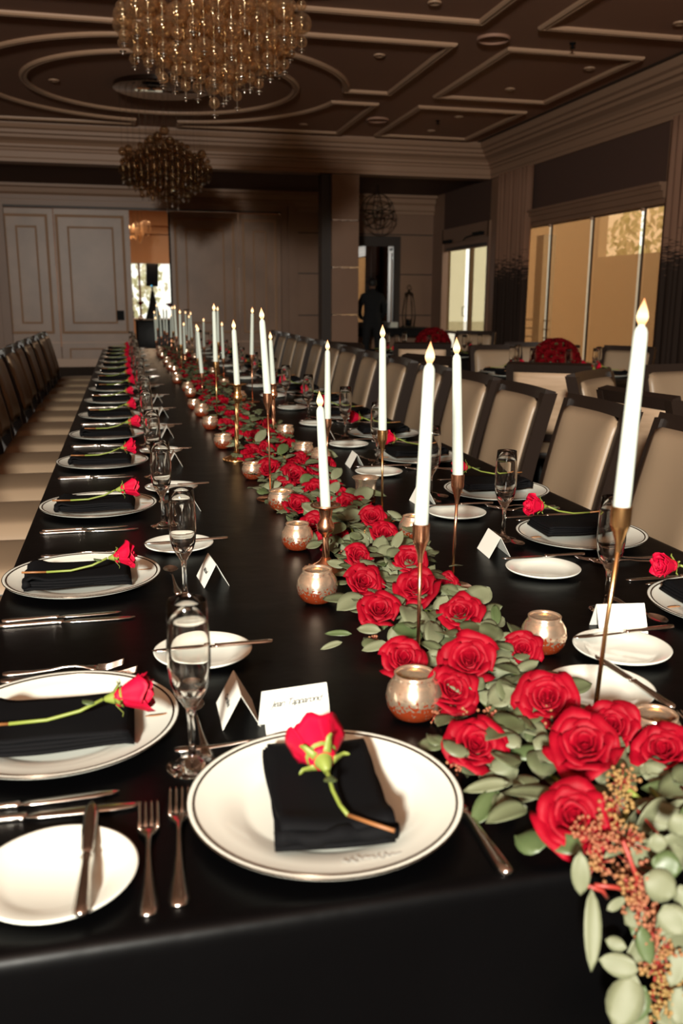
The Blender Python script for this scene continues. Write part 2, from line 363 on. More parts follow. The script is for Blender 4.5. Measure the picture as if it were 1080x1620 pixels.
st('door_handle', tube([(XR-.02, 16.6, 1.02), (XR-.08, 16.6, 1.02), (XR-.08, 16.6, 1.2), (XR-.02, 16.6, 1.2)], .009, 8), brass, dn)
# curtains
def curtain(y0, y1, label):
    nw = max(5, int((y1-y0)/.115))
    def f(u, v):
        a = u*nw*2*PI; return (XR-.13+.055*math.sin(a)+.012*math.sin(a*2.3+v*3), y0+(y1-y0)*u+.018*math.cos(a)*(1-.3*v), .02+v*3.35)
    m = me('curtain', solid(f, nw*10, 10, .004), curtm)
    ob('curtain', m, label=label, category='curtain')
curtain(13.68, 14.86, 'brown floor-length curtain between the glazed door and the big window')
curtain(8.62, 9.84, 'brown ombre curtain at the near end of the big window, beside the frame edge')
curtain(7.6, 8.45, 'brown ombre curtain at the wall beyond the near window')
# far wall
far = stroot('wall_front')
def fpanel(x0, x1, z0, z1, y=YF, m=wallm): st('wall_panel', box(x0, x1, y, y+.22, z0, z1), m, far)
for x0, x1 in ((XL-.2, -2.47), (3.50, XR+.2)):
    zs = [0, .32, 1.01, 1.85, 2.65, 3.06]
    for a, b in zip(zs, zs[1:]): fpanel(x0, x1, a, b-.022)
    st('wall_panel', box(x0, x1, YF+.02, YF+.22, 0, 3.5), darkm, far)
fpanel(-2.47, 3.50, 3.22, 3.5, YF)
st('moulding', box(XL, XR, YF-.035, YF, 0, .16), trimm, far)
crown2 = [(0, 3.04), (.03, 3.04), (.03, 3.10), (.06, 3.12), (.07, 3.22), (.12, 3.26), (.14, 3.34), (.2, 3.36), (.2, 3.42)]
st('moulding', sweep([(XL, YF), (XR, YF)], crown2), crownm, far)
cas = [(0.0, 0), (.0, -.03), (.05, -.045), (.14, -.045), (.16, -.07), (.22, -.07), (.22, 0)]
st('door_casing', join(box(-2.47, -2.12, YF-.06, YF+.2, 0, 3.22), box(-2.40, -2.28, YF-.09, YF-.05, 0, 3.14)), wallm, far)
st('door_casing', join(box(3.16, 3.50, YF-.06, YF+.2, 0, 3.22), box(3.30, 3.44, YF-.09, YF-.05, 0, 3.14)), wallm, far)
st('door_casing', join(box(-2.12, 3.16, YF-.06, YF+.2, 3.03, 3.22), box(-2.40, 3.44, YF-.09, YF-.05, 3.14, 3.21)), wallm, far)
def door_leaf(k, x0, x1, y):
    d = stroot('door_%d' % k)
    st('door_panel', box(x0, x1, y, y+.05, .01, 2.985), panelm, d)
    def frame(a, b, z0, z1, w_, h):
        p = [(0, 0), (0, h*.6), (w_*.3, h), (w_*.5, h*.5), (w_*.8, h), (w_, h*.6), (w_, 0)]
        # sweep in XZ: reuse sweep then turn upright
        V, F = sweep([(a, z0), (b, z0), (b, z1), (a, z1)], p, True)
        return [(v[0], y-v[2], v[1]) for v in V], F
    a = x0+.07 if x0 > -2.05 else x0+.02; b = x1-.15
    if x0 > .5: a, b = x0+.12, x1-.13
    st('panel_moulding', frame(a, b, .69, 2.83, .05, .022), trimm, d)
    st('panel_moulding', frame(a+.20, b-.19, .87, 2.63, .035, .018), trimm, d)
    st('panel_moulding', frame(a+.10, b-.1, .16, .33, .03, .016), trimm, d)
    st('panel_moulding', box(x0, x1, y-.015, y, .46, .485), trimm, d)
    return d
door_leaf(2, -2.12, -1.24, YF+.06); dd = door_leaf(3, -1.22, .18, YF+.01)
st('door_handle', bbox(-.14, -.0, YF-.02, YF+.012, .90, 1.09, .006), blackm, dd)
dd = door_leaf(4, .96, 2.30, YF+.01); door_leaf(5, 2.31, 3.16, YF+.06)
st('door_edge', box(.925, .96, YF, YF+.07, .01, 2.985), blackm, dd)
st('door_handle', tube([(1.17, YF+.01, 1.10), (1.17, YF-.03, 1.10), (1.27, YF-.03, 1.11)], .012, 6), brass, dd)
st('trim_%d' % tn[0], box(-2.12, 3.16, YF+.0, YF+.12, 3.0, 3.035), darkm); tn[0] += 1
# pillar under the beam
t = stroot('trim_%d' % tn[0]); tn[0] += 1
zs = [0, 1.06, 1.86, 2.64, ZK]
for a, b in zip(zs, zs[1:]): st('pillar_panel', box(3.52, 3.995, YC-.02, YC+.36, a+.012, b-.012), wallm, t)
st('pillar_core', box(3.36, 3.99, YC+.06, YC+.34, 0, ZK), darkm, t)
for z in zs[1:4]:
    for i in range(9):
        x = 3.535+i*.05; st('glitter_tile', bbox(x, x+.043, YC-.035, YC-.018, z-.014+.004*(i % 3), z+.012, .003), chrome, t)
# next room seen through the open doors
nr = stroot('wall_next_room')
for b_ in ((-3, 4.5, 26.3, 26.5, 0, .78), (-3, 4.5, 26.3, 26.5, 2.27, 4), (-3, -.9, 26.3, 26.5, .78, 2.27), (3.2, 4.5, 26.3, 26.5, .78, 2.27), (-3.2, -3, 18.9, 26.5, 0, 4), (4.5, 4.7, 18.9, 26.5, 0, 4), (-3, 4.5, 18.9, 26.5, 3.9, 4.05), (-3, 4.5, 25.9, 26.3, 3.25, 3.95), (-3, 4.5, 26.1, 26.3, 3.05, 3.25), (-3, 4.5, 26.2, 26.3, 2.27, 2.42)):
    st('wall_panel', box(*b_), warmw, nr)
st('floor_next_room', box(-3, 4.5, YF, 26.5, -.12, 0), carpet)
wn = stroot('window_3'); st('pane', box(-.9, 3.2, 26.4, 26.406, .78, 2.27), pane, wn)
for x in (.46, 1.9): st('mullion', box(x-.03, x+.03, 26.3, 26.42, .78, 2.27), wallm, wn)
# outside both window walls: garden, with an added backdrop wall and tree
def tree(x, y, h, r, label, seed):
    rng = random.Random(seed); t = thing('garden_tree', label, 'tree', (x, y, 0), group='trees outside the windows')
    ob('trunk', me('trunk', tube([(0, 0, -.1), (.05, 0, h*.5), (0, .05, h*.8)], [.12, .09, .05], 8), bark), t)
    fs = []
    for i in range(420):
        a = Vector((rng.gauss(0, 1), rng.gauss(0, 1), rng.gauss(0, 1))).normalized()*(r*rng.uniform(.3, 1)**.6)
        s = rng.uniform(.08, .16); q = Euler((rng.uniform(0, 6), rng.uniform(0, 6), 0)).to_matrix()
        c = Vector((0, 0, h*.72))+a
        pts = [c+q@Vector(v)*s for v in ((-1, 0, 0), (0, -.5, .1), (1, 0, 0), (0, .5, .1))]; fs.append((pts, [(0, 1, 2, 3)]))
    o = ob('foliage', me('foliage', join(*fs), treel, False), t); o['kind'] = 'stuff'
tree(.2, 30.5, 2.6, 1.2, 'pale tree beyond the far window, left of the loudspeaker', 1); tree(3.1, 31.5, 3.0, 1.4, 'taller pale tree beyond the far window, right of the loudspeaker', 2)
st('ground', box(-20, 40, -12, 60, -.3, -.13), paving)
st('wall_backdrop', join(box(10.2, 10.4, -6, 16.0, -.13, 3.3), box(10.2, 10.4, 16.0, 18.6, -.13, 2.25), box(10.2, 10.4, 18.6, 22.2, -.13, 3.3)), stucco)  # added backdrop keeping the screens tan; its low stretch lets bright sky show
tree(12.4, 20.2, 3.4, 1.2, 'added leafy tree softening the sky gap behind the big screened window', 3)  # added tree, breaks up the bright sky gap over the low stretch
t = stroot('trim_%d' % tn[0]); tn[0] += 1        # white post and rail outside the big window
st('garden_post', box(7.6, 7.85, 15.9, 16.2, -.13, 2.5), card, t)
for i in range(5): st('rail', box(7.68, 7.72, 15.65, 17.5, .3+i*.16, .33+i*.16), whitem, t)
# ceiling fittings
def disc_fit(name, label, cat, x, y, r, kind, grp):
    t = thing(name, label, cat, (x, y, ZC), group=grp)
    if kind == 'down':
        ob('trim_ring', me('trim_ring', lathe([(r, .001), (r, -.008), (r*.78, -.016), (r*.62, -.006), (r*.55, .0)], 24), trimm), t)
        ob('lamp_lens', me('lens', lathe([(0, -.010), (r*.4, -.008), (r*.56, -.002), (r*.56, .001)], 20), chrome), t)
    elif kind == 'speaker':
        ob('trim_ring', me('trim_ring', lathe([(r, .001), (r, -.02), (r*.93, -.03), (r*.86, -.02), (r*.86, 0)], 32), ceilm), t)
        ob('grille', me('grille', lathe([(0, -.014), (r*.5, -.013), (r*.86, -.008)], 32), ceilm), t)
    else:
        ob('sprinkler_head', me('spr', lathe([(.035, .001), (.03, -.012), (.012, -.016), (.012, -.04), (.028, -.045), (.028, -.05), (0, -.05)], 14), blackm), t)
k = 1.059
for i, (x, y, d) in enumerate([(2.70, 9.74, 'inside the panel right of the big chandelier'), (2.70, 8.0, 'at the top edge of the picture'), (5.06, 9.69, 'in the panel nearest the right crown'), (4.63, 10.82, 'in the middle right panel'), (4.63, 12.55, 'in the small far right panel'), (4.60, 13.64, 'at the far edge of the small right panel'), (5.05, 8.0, 'in the near right corner panel'), (-.66, 11.73, 'inside the ring left of the chandelier'), (2.66, 13.64, 'in the far middle panel')]):
    disc_fit('downlight', 'small round recessed ceiling downlight '+d, 'downlight', x*k, y*k, .065, 'down', 'recessed downlights')
disc_fit('ceiling_speaker', 'large round ceiling speaker grille between the right panels, nearer one', 'speaker', 3.60*k, 8.87*k, .17, 'speaker', 'ceiling speakers')
disc_fit('ceiling_speaker', 'round ceiling speaker grille near the far crown, farther one', 'speaker', 3.59*k, 13.0*k, .17, 'speaker', 'ceiling speakers')
disc_fit('sprinkler', 'small dark ceiling sprinkler beside the nearer speaker grille', 'sprinkler', 4.42*k, 8.84*k, .1, 's', 'ceiling sprinklers')
disc_fit('sprinkler', 'small dark ceiling sprinkler in the small far right panel', 'sprinkler', 4.44*k, 12.88*k, .1, 's', 'ceiling sprinklers')
# ================================================================== CHANDELIERS
corem = mat('silvered_core', (.62, .54, .44), .25, .9)
def globe_mesh(r, m):
    o_ = sphere(r, 28, 16); i_ = sphere(r*.9, 24, 12)
    cap = lathe([(0, r*.62), (r*.26, r*.60), (r*.28, r*.52), (r*.26, r*.36), (r*.12, r*.30), (0, r*.28)], 12)
    return me('glass_globe', join(o_, (i_[0], [f[::-1] for f in i_[1]])), m), me('globe_core', cap, corem)
def chandelier(loc, label, m):
    t = thing('chandelier', label, 'chandelier', loc, group=None)
    big, bc_ = globe_mesh(.058, m); sm, sc_ = globe_mesh(.033, m); tip = me('rod_tip', join(sphere(.008, 8, 6), mv(lathe([(0, .012), (.022, .010), (.022, .006), (0, .004)], 12), 0, 0, .006)), chrome)
    ob('canopy', me('canopy', lathe([(0, .02), (.60, .02), (.60, -.05), (.57, -.06), (0, -.06)], 48), mat('canopy_mirror', (.25, .22, .2), .05, 1) if 'canopy_mirror' not in MATS else MATS['canopy_mirror'], 'auto'), t, (0, 0, ZC-loc[2]))
    pitch = .150; R = .56; rng = random.Random(3); n = 0
    for j in range(-4, 5):
        for i in range(-5, 6):
            x = (i+.5*(j % 2))*pitch; y = j*pitch*.866; r = math.hypot(x, y)
            if r > R: continue
            q = r/R; z = .0+.36*q**1.1+rng.uniform(-.035, .035)*(r > .01); zt = 1.0-.30*q
            x += rng.uniform(-.014, .014); y += rng.uniform(-.014, .014)
            z0 = z; ob('rod_tip', tip, t, (x, y, z)); z += .085 if q < .5 else .06; kk = 0
            while z < zt:
                s = rng.uniform(.92, 1.08)
                if kk % 2 == 0: ob('glass_globe', sm, t, (x, y, z), sc=s); ob('globe_core', sc_, t, (x, y, z), sc=s); z += .103
                else: ob('glass_globe', big, t, (x, y, z), sc=s); ob('globe_core', bc_, t, (x, y, z), sc=s); z += .100
                kk += 1; n += 1
            ob('rod', me('rod', tube([(x, y, z0), (x, y, zt)], .0022, 6), brass if z > 9 else corem), t)
            ob('suspension_wire', me('wire', tube([(x, y, zt), (x, y, ZC-loc[2])], .0013, 4), brass), t)
    return n
chandelier((.60, 6.02, 2.42), 'large chandelier of amber glass globes on rods, nearer one hanging above the table', amber)
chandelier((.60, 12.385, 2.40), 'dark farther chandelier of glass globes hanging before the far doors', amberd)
# orb pendant behind the beam
t = thing('orb_pendant', 'open bronze orb pendant hanging beside the pillar before the far wall', 'pendant lamp', (4.72, 17.0, 2.93))
for i, (a, b) in enumerate(((0, 0), (PI/2, 0), (PI/2, PI/3), (PI/2, -PI/3), (.5, .4), (-.5, 1.2))):
    ring = [(.32*math.cos(2*PI*k_/40), .32*math.sin(2*PI*k_/40), 0) for k_ in range(41)]
    ob('hoop', me('hoop', tube(ring, .009, 6, False), brass), t, rot=(a, 0, b))
ob('stem', me('stem', join(tube([(0, 0, -.12), (0, 0, .5)], .008, 6), sphere(.035)), brass), t)
for i in range(4):
    a = i*PI/2+.4; ob('candle_arm', me('arm', join(tube([(0, 0, -.1), (.08*math.cos(a), .08*math.sin(a), -.12), (.12*math.cos(a), .12*math.sin(a), -.06)], .006, 6), mv(lathe([(.0, 0), (.012, 0), (.012, .09), (0, .1)], 8), .12*math.cos(a), .12*math.sin(a), -.06)), brass), t)
# ================================================================== FAR FURNITURE
t = thing('wall_mirror', 'large dark framed wall mirror behind the standing person', 'mirror', (4.85, YF, 0))
ob('mirror_glass', me('mg', box(-.72, .70, -.03, -.02, .85, 2.42), mirrorm, False), t)
ob('mirror_frame', me('mf', join(box(-.86, -.70, -.08, -.001, .72, 2.6), box(.68, .82, -.08, -.001, .72, 2.6), box(-.70, .68, -.08, -.001, 2.40, 2.6), box(-.7, .68, -.08, -.001, .72, .86), box(.70, .73, -.1, -.08, .78, 2.54)), darkm, False), t)
t = thing('console_table', 'dark console table under the framed mirror', 'console table', (5.25, 18.3, 0))
ob('tabletop', me('ct', bbox(-.95, .95, -.24, .24, .71, .76), blackm), t)
for sx in (-.85, .85):
    for sy in (-.18, .18): ob('leg', me('leg', bbox(sx-.03, sx+.03, sy-.03, sy+.03, 0, .71, .004), blackm), t)
ob('apron', me('ap', box(-.9, .9, -.2, .2, .58, .71), blackm, False), t)
t = thing('lantern', 'tall narrow dark metal lantern with ring handle on the console table', 'lantern', (5.78, 18.3, .76))
for i in range(4):
    a = PI/4+i*PI/2; c_, s_ = math.cos(a), math.sin(a)
    ob('frame_bar', me('fb', tube([(.12*c_, .12*s_, .02), (.15*c_, .15*s_, .25), (.11*c_, .11*s_, .55), (.075*c_, .075*s_, .68)], .011, 6), brass), t)
ob('base', me('lb', bbox(-.12, .12, -.12, .12, 0, .03), brass), t)
ob('cap', me('lc', join(lathe([(.10, .68), (.09, .70), (.03, .72), (.02, .76), (0, .77)], 12), xf(tube([(.045*math.cos(i*PI/8), 0, .045*math.sin(i*PI/8)) for i in range(17)], .008, 6, False), Matrix.Translation((0, 0, .81)))), brass), t)
ob('candle', me('lcd', lathe([(0, .03), (.045, .03), (.045, .16), (.04, .165), (0, .165)], 14), blackm), t)
ob('napkin_stack', me('ns', join(*[bbox(-.09+.004*i, .09, -.09, .09, .76+i*.012, .771+i*.012, .003) for i in range(9)]), card), None, (5.42, 18.25, 0), label='small stack of pale folded napkins on the console beside the lantern', category='napkins')
# ---- person: one continuous skinned body, black suit, seen from behind
def skin_mesh(name, joints, edges, m, sub=2, root=0):
    ms = bpy.data.meshes.new(name); ms.from_pydata([j[0] for j in joints], edges, []); ms.materials.append(m)
    o = bpy.data.objects.new(name, ms); C.collection.objects.link(o)
    sk = o.modifiers.new('Skin', 'SKIN'); sk.use_smooth_shade = True
    o.modifiers.new('Sub', 'SUBSURF').levels = sub
    for i, j in enumerate(joints):
        r = j[1]; ms.skin_vertices[0].data[i].radius = r if hasattr(r, '__len__') else (r, r); ms.skin_vertices[0].data[i].use_root = (i == root)
    dg = bpy.context.evaluated_depsgraph_get(); me2 = bpy.data.meshes.new_from_object(o.evaluated_get(dg)); bpy.data.objects.remove(o)
    if not me2.materials: me2.materials.append(m)
    me2.shade_smooth(); return me2
J = [((0, 0, .92), (.17, .12)), ((0, .01, 1.10), (.165, .12)), ((0, .0, 1.28), (.19, .125)), ((0, -.01, 1.40), (.15, .09)), ((0, .01, 1.48), .06), ((0, .03, 1.53), .058),
     ((.17, -.01, 1.38), .075), ((.24, .02, 1.22), .06), ((.25, .06, 1.08), .05), ((.20, .20, .98), .042), ((.15, .28, .96), .034),
     ((-.17, -.01, 1.38), .075), ((-.24, .02, 1.22), .06), ((-.25, .06, 1.08), .05), ((-.20, .20, .98), .042), ((-.15, .28, .96), .034),
     ((.10, 0, .84), .105), ((.115, .02, .48), .07), ((.12, -.01, .10), .05), ((.13, .09, .045), .042), ((.13, .18, .035), .032),
     ((-.10, 0, .84), .105), ((-.115, .02, .48), .07), ((-.12, -.01, .10), .05), ((-.13, .09, .045), .042), ((-.13, .18, .035), .032)]
Ed = [(0, 1), (1, 2), (2, 3), (3, 4), (4, 5), (3, 6), (6, 7), (7, 8), (8, 9), (9, 10), (3, 11), (11, 12), (12, 13), (13, 14), (14, 15), (0, 16), (16, 17), (17, 18), (18, 19), (19, 20), (0, 21), (21, 22), (22, 23), (23, 24), (24, 25)]
ps = thing('person', 'person in a black suit standing with back turned before the mirror', 'person', (4.68, 17.15, 0), -.15, sc=1.0)
ob('body', skin_mesh('body', J, Ed, suit), ps)
hd = lathe([(0, -.12), (.045, -.115), (.062, -.07), (.076, -.01), (.08, .04), (.066, .09), (.035, .115), (0, .12)], 20)
hd = ([(v[0]*.95, v[1]*1.15+(.012 if v[2] < -.03 else 0), v[2]) for v in hd[0]], hd[1])
ob('head', me('head', join(hd, mv(sphere(.014, 8, 6), 0, .10, -.02), mv(sphere(.018, 8, 6), .078, 0, -.01), mv(sphere(.018, 8, 6), -.078, 0, -.01), mv(lathe([(.045, -.2), (.048, -.08)], 12), 0, 0, 0)), skin), ps, (0, .05, 1.61))
ob('hair', me('hair', xf(lathe([(.085, .0), (.092, .03), (.085, .08), (.05, .12), (0, .132)], 18), Matrix.Rotation(.35, 4, 'X')), hairm), ps, (0, .04, 1.60))
for s in (-1, 1):
    js = [((0, 0, 0), .022), ((0, .05, -.01), .024)]; es = [(0, 1)]
    for q in range(4):
        a = (q-1.5)*.018; b_ = len(js); L_ = (.03, .036, .033, .025)[q]
        js += [((a, .07, -.012), .011), ((a*1.1, .07+L_, -.03), .009), ((a*1.1, .065+L_*1.4, -.055), .008)]; es += [(1, b_), (b_, b_+1), (b_+1, b_+2)]
    b_ = len(js); js += [((-s*.03, .02, -.01), .011), ((-s*.045, .05, -.02), .009)]; es += [(0, b_), (b_, b_+1)]
    ob('hand', skin_mesh('hand', js, es, skin, 1), ps, (s*.14, .29, .955), (0, 0, s*.3))
# ---- next room: bar, speaker, pendant, vases
t = thing('bar_table', 'black draped bar table standing in the open doorway', 'table', (.95, 20.0, 0))
ob('table_cloth', me('bc', bbox(-.72, 1.0, -.35, .35, 0, .86, .01), cloth), t); ob('tabletop', me('bt', bbox(-.74, 1.02, -.37, .37, .86, .885, .006), blackm), t)
t = thing('loudspeaker', 'black loudspeaker silhouetted against the bright window of the next room', 'speaker', (.67, 22.0, 1.60))
ob('cabinet', me('sp', bbox(-.14, .13, -.14, .14, 0, .52, .015), blackm), t, rot=(0, .05, 0)); ob('grille', me('gr', bbox(-.12, .11, -.155, -.14, .03, .49, .006), suit), t)
ob('indicator_light', me('il', sphere(.02, 8, 6), ledm), t, (-.02, -.15, .01))
t = thing('speaker_stand', 'tapering black cloth covered stand under the loudspeaker', 'speaker stand', (.67, 22.0, 0))
ob('pole', me('po', tube([(0, 0, 1.0), (0, 0, 1.6)], .02, 8), blackm), t); ob('stand_cover', me('sc', lathe([(.42, .0), (.26, .6), (.10, 1.15), (.03, 1.5)], 10), suit), t)
t = thing('glass_pendant', 'cluster pendant of pale glass leaves hanging in the next room', 'pendant lamp', (.42, 22.6, 2.9))
for i in range(14):
    a = i*2.4; r = .05+.2*(i/14)
    ob('glass_leaf', me('gl', xf(sphere(.085, 12, 8), Matrix.Diagonal((.7, .25, 1.9, 1))), amber), t, (r*math.cos(a), r*math.sin(a), -.05+.22*((i*.37) % 1)-.1), (.2, .1, a))
for a in (-.12, 0, .12): ob('wire', me('w', tube([(a, 0, .1), (a*.1, 0, 1.0)], .004, 4), brass), t)
# ================================================================== PLANT PARTS
def petal(r0, r1, h, wid, lip, seed, cup=.0):
    rng = random.Random(seed); w1 = rng.uniform(-.3, .3); w2 = rng.uniform(.02, .09)
    def f(u, v):
        s = (u-.5)*2; hh = h*(1-.16*s*s-.05*abs(s)+.04*math.sin(5*s+w1*9))
        ang = s*wid*(.55+.45*math.sin(min(1, v*1.25)*PI/2))
        r = r0*(.35+.65*math.sin(v*PI/2))+(r1-r0)*v**2.0
        z = hh*v
        if v > .72:
            q = (v-.72)/.28; r += lip*q*q*(1+.3*math.sin(4*s+w1*7)); z -= lip*.75*q*q
        r += w2*r0*math.sin(6*s+w1*20)*v
        return (r*math.cos(ang), r*math.sin(ang), z)
    return f
def rotz(p, a): return xf(p, Matrix.Rotation(a, 4, 'Z'))
def rose_parts(R, H, seed, openness):
    rng = random.Random(seed); inner = []; outer = []
    N = 19
    for i in range(N):
        t_ = (i+.5)/N; a = i*2.39996+rng.uniform(-.2, .2)
        r0 = R*(.09+.70*t_**1.05); r1 = R*(.10+(.82+.22*openness)*t_**.9)
        h = H*(1.0-.10*openness*t_+.05*math.sin(i*2)); wid = 1.5 if t_ < .3 else (1.12 if t_ < .6 else .82)
        lip = R*(.02+.20*openness*t_)
        p = rotz(solid(petal(r0, r1, h, wid, lip, seed*50+i), 8, 7, .0006), a)
        (outer if i >= N-6 else inner).append(p)
    inner.append(mv(xf(sphere(R*.5, 12, 8), Matrix.Diagonal((1, 1, .5, 1))), 0, 0, R*.25))
    return inner, outer
ROSES = []
for s_ in range(4):
    inn, outr = rose_parts(.040, .048, 11+s_, 1.0)
    ROSES.append((me('bloom', join(*inn), rosem), [me('petal', p, rosem) for p in outr]))
inn, outr = rose_parts(.0285, .054, 41, .35)
sepals = []
for i in range(5):
    def sf(u, v, i=i):
        s = (u-.5)*2*.0042*(1-v)**.7; rr = .010+.013*math.sin(v*1.9)+.006*v*v; return (rr, s, .002+.017*v-.022*max(0, v-.5))
    sepals.append(rotz(solid(sf, 2, 6, .0006), i*2*PI/5))
hip = lathe([(0, -.014), (.0035, -.012), (.008, -.002), (.011, .006), (.016, .012)], 12)
CUT = [(me('bloom', join(*inn), rosep), [me('petal', p, rosep) for p in outr], me('calyx', join(hip, *sepals), stemg))]
inn, outr = rose_parts(.030, .050, 77, .6)
CUT.append((me('bloom', join(*inn), rosep), [me('petal', p, rosep) for p in outr], CUT[0][2]))
FAR_ROSE = me('bloom', join(*rose_parts(.040, .048, 5, 1.0)[0][::2], *rose_parts(.040, .048, 5, 1.0)[1][::2]), rosem)
DIM_ROSE = me('bloom', join(*rose_parts(.040, .048, 5, 1.0)[0][::2], *rose_parts(.040, .048, 5, 1.0)[1]), rosed)
def leaf_fn(L, W, tip, curl, fold):
    def f(u, v):
        s = (u-.5)*2; wd = W*math.sin(PI*min(1, v**tip))**.62 if 0 < v < 1 else .0008
        x = s*wd; y = L*v; z = fold*abs(s)*wd+curl*L*(v*v)*-1+.1*W*math.sin(v*5+s); return (x, y, z)
    return f
LEAF = [solid(leaf_fn(.052, .020, .95, .15, .25), 4, 7, .0004), solid(leaf_fn(.045, .0215, .85, -.1, .15), 4, 7, .0004), solid(leaf_fn(.062, .0155, .9, .22, .3), 4, 7, .0004), solid(leaf_fn(.038, .0165, 1.0, .05, -.2), 4, 6, .0004), solid(leaf_fn(.085, .0125, .8, .2, .3), 4, 8, .0004)]
LEAFM = [me('leaf', p, leafm) for p in LEAF]; LEAFD = [me('leaf', p, leafd) for p in LEAF]
# ================================================================== TABLEWARE
def ring_band(r0, r1, z, zt=.0012): return lathe([(r0, z), (r0, z+zt), (r1, z+zt), (r1, z)], 72)
PLATE = me('plate_body', lathe([(0, .004), (.085, .004), (.094, .006), (.104, .011), (.126, .0145), (.148, .0185), (.1525, .020), (.1545, .019), (.153, .0165), (.146, .0135), (.108, .004), (.095, .0), (0, .0)][::-1], 72), porc)
BAND = me('rim_band', lathe([(.1455, .0181), (.1457, .0189), (.1480, .0196), (.1484, .0186)], 72), rimm)
BAND2 = me('edge_line', lathe([(.1536, .0200), (.1542, .0203), (.1549, .0194), (.1544, .0180)], 72), rimm)
BREAD = me('plate_body', lathe([(0, .004), (.046, .004), (.056, .008), (.076, .0135), (.0785, .0135), (.077, .0105), (.055, .003), (.045, 0), (0, 0)][::-1], 56), porc)
CREST = me('crest_print', join(*[mv(xf(lathe([(0, .0006), (1, .0004), (1, 0)], 12), Matrix.Diagonal((a, b, 1, 1))), x, y, 0) for x, y, a, b in ((0, 0, .013, .0042), (.012, .001, .007, .0025), (-.010, .0015, .006, .0035), (.018, 0, .004, .001))]), crestm)
def napkin_mesh(seed, w_=.062, l_=.100):
    rng = random.Random(seed); ps_ = []
    for k_ in range(4):
        z = .002+k_*.0045; ins = .002*k_; ph = rng.uniform(0, 6)
        def f(u, v, z=z, ins=ins, ph=ph, k_=k_):
            x = (u-.5)*2*(w_-ins*.5)+.002*math.sin(v*7+ph); y = -l_+ins+(2*l_-2*ins)*v
            zz = z+.0018*math.sin(u*5+ph)*math.sin(v*6+ph)+(.006 if k_ == 3 else .002)*math.exp(-((v-.06)/.09)**2)*(1+.4*math.sin(u*6+ph))
            if v < .03 or v > .985: zz -= .002
            return (x, y, zz)
        ps_.append(solid(f, 12, 18, .0042))
    roll = []                                     # soft fold bulging at the sitter's end
    for i in range(13):
        x = -w_+2*w_*i/12; roll.append((x, -l_+.006+.002*math.sin(i), .012+.0022*math.sin(i*1.3+seed)))
    ps_.append(tube(roll, [.0085+.0015*math.sin(i*2.1) for i in range(13)], 10))
    return me('napkin', join(*ps_), napm)
NAPS = [napkin_mesh(i) for i in range(3)]
def path_strip(outline, th, zf=lambda y: 0):      # flat utensil outline: list of (y, halfwidth)
    V = []; F = []
    for y, w_ in outline:
        z = zf(y); V += [(-w_, y, z+th*.3), (-w_*.5, y, z+th), (w_*.5, y, z+th), (w_, y, z+th*.3), (w_*.5, y, z), (-w_*.5, y, z)]
    for k_ in range(len(outline)-1):
        for i in range(6):
            j = (i+1) % 6; F.append((k_*6+i, k_*6+j, (k_+1)*6+j, (k_+1)*6+i))
    n = len(outline)-1; F += [tuple(range(6))[::-1], tuple(n*6+i for i in range(6))]
    return V, F
H_OUT = [(-.100, .0035), (-.098, .0085), (-.088, .0105), (-.075, .0095), (-.05, .0065), (-.02, .004), (.0, .003), (.02, .0028)]
def arch(y): return .006*math.exp(-((y-.012)/.03)**2)+(.008*max(0, (y-.06)/.04)**2 if y > .06 else 0)
fk = [path_strip(H_OUT+[(.035, .004), (.043, .009), (.050, .0122), (.058, .0128)], .003, arch)]
for i in range(4):
    x = (i-1.5)*.0068; p = path_strip([(.056, .0030), (.075, .0023), (.098, .0017), (.101, .0008)], .0028, arch); fk.append(mv(p, x))
FORK = me('fork', join(*fk), silver)
SPOON = me('spoon', join(path_strip([(a*.9, b*.9) for a, b in H_OUT]+[(.04, .0035)], .0028, arch), mv(xf(grid(lambda u, v: ((u-.5)*2*.0155*math.sin(PI*v)**.6, .030+.052*v, .003-.007*math.sin(PI*v)*(1-((u-.5)*2)**2)+.006), 8, 10), Matrix.Identity(4)), 0, 0, .001)), silver)
HANDLE = path_strip([(-.115, .003), (-.112, .0085), (-.10, .0095), (-.06, .0078), (-.025, .0058), (-.012, .0062), (-.008, .0085), (-.004, .0060)], .006)
KNIFE_H = me('handle', HANDLE, silver)
KNIFE_B = me('blade', path_strip([(-.005, .0045), (.01, .0085), (.05, .0100), (.09, .0098), (.11, .0075), (.120, .0015)], .0016, lambda y: .002), silver)
def flute_mesh():
    outp = [(0, 0), (.031, 0), (.0325, .001), (.031, .0025), (.015, .0065), (.006, .012), (.0045, .030), (.0042, .060), (.0055, .077), (.011, .086), (.0185, .098), (.0235, .113), (.0258, .135), (.0262, .160), (.0245, .190), (.0228, .2155)]
    inn_ = [(.0223, .2160), (.0218, .2155), (.0233, .190), (.0249, .160), (.0245, .135), (.0220, .115), (.016, .103), (.008, .097), (0, .095)]
    return me('flute_glass', lathe(outp+inn_, 40), glass)
FLUTE = flute_mesh()
def card_mesh(wd=.086, h=.047, sp=.025):
    a = solid(lambda u, v: ((u-.5)*wd, -sp*(1-v), h*v), 1, 1, .0006); b = solid(lambda u, v: ((u-.5)*wd, sp*v, h*(1-v)), 1, 1, .0006)
    return me('tent_card', join(a, b), card, False)
CARD = card_mesh(); CARDF = card_mesh(.090, .058, .022)
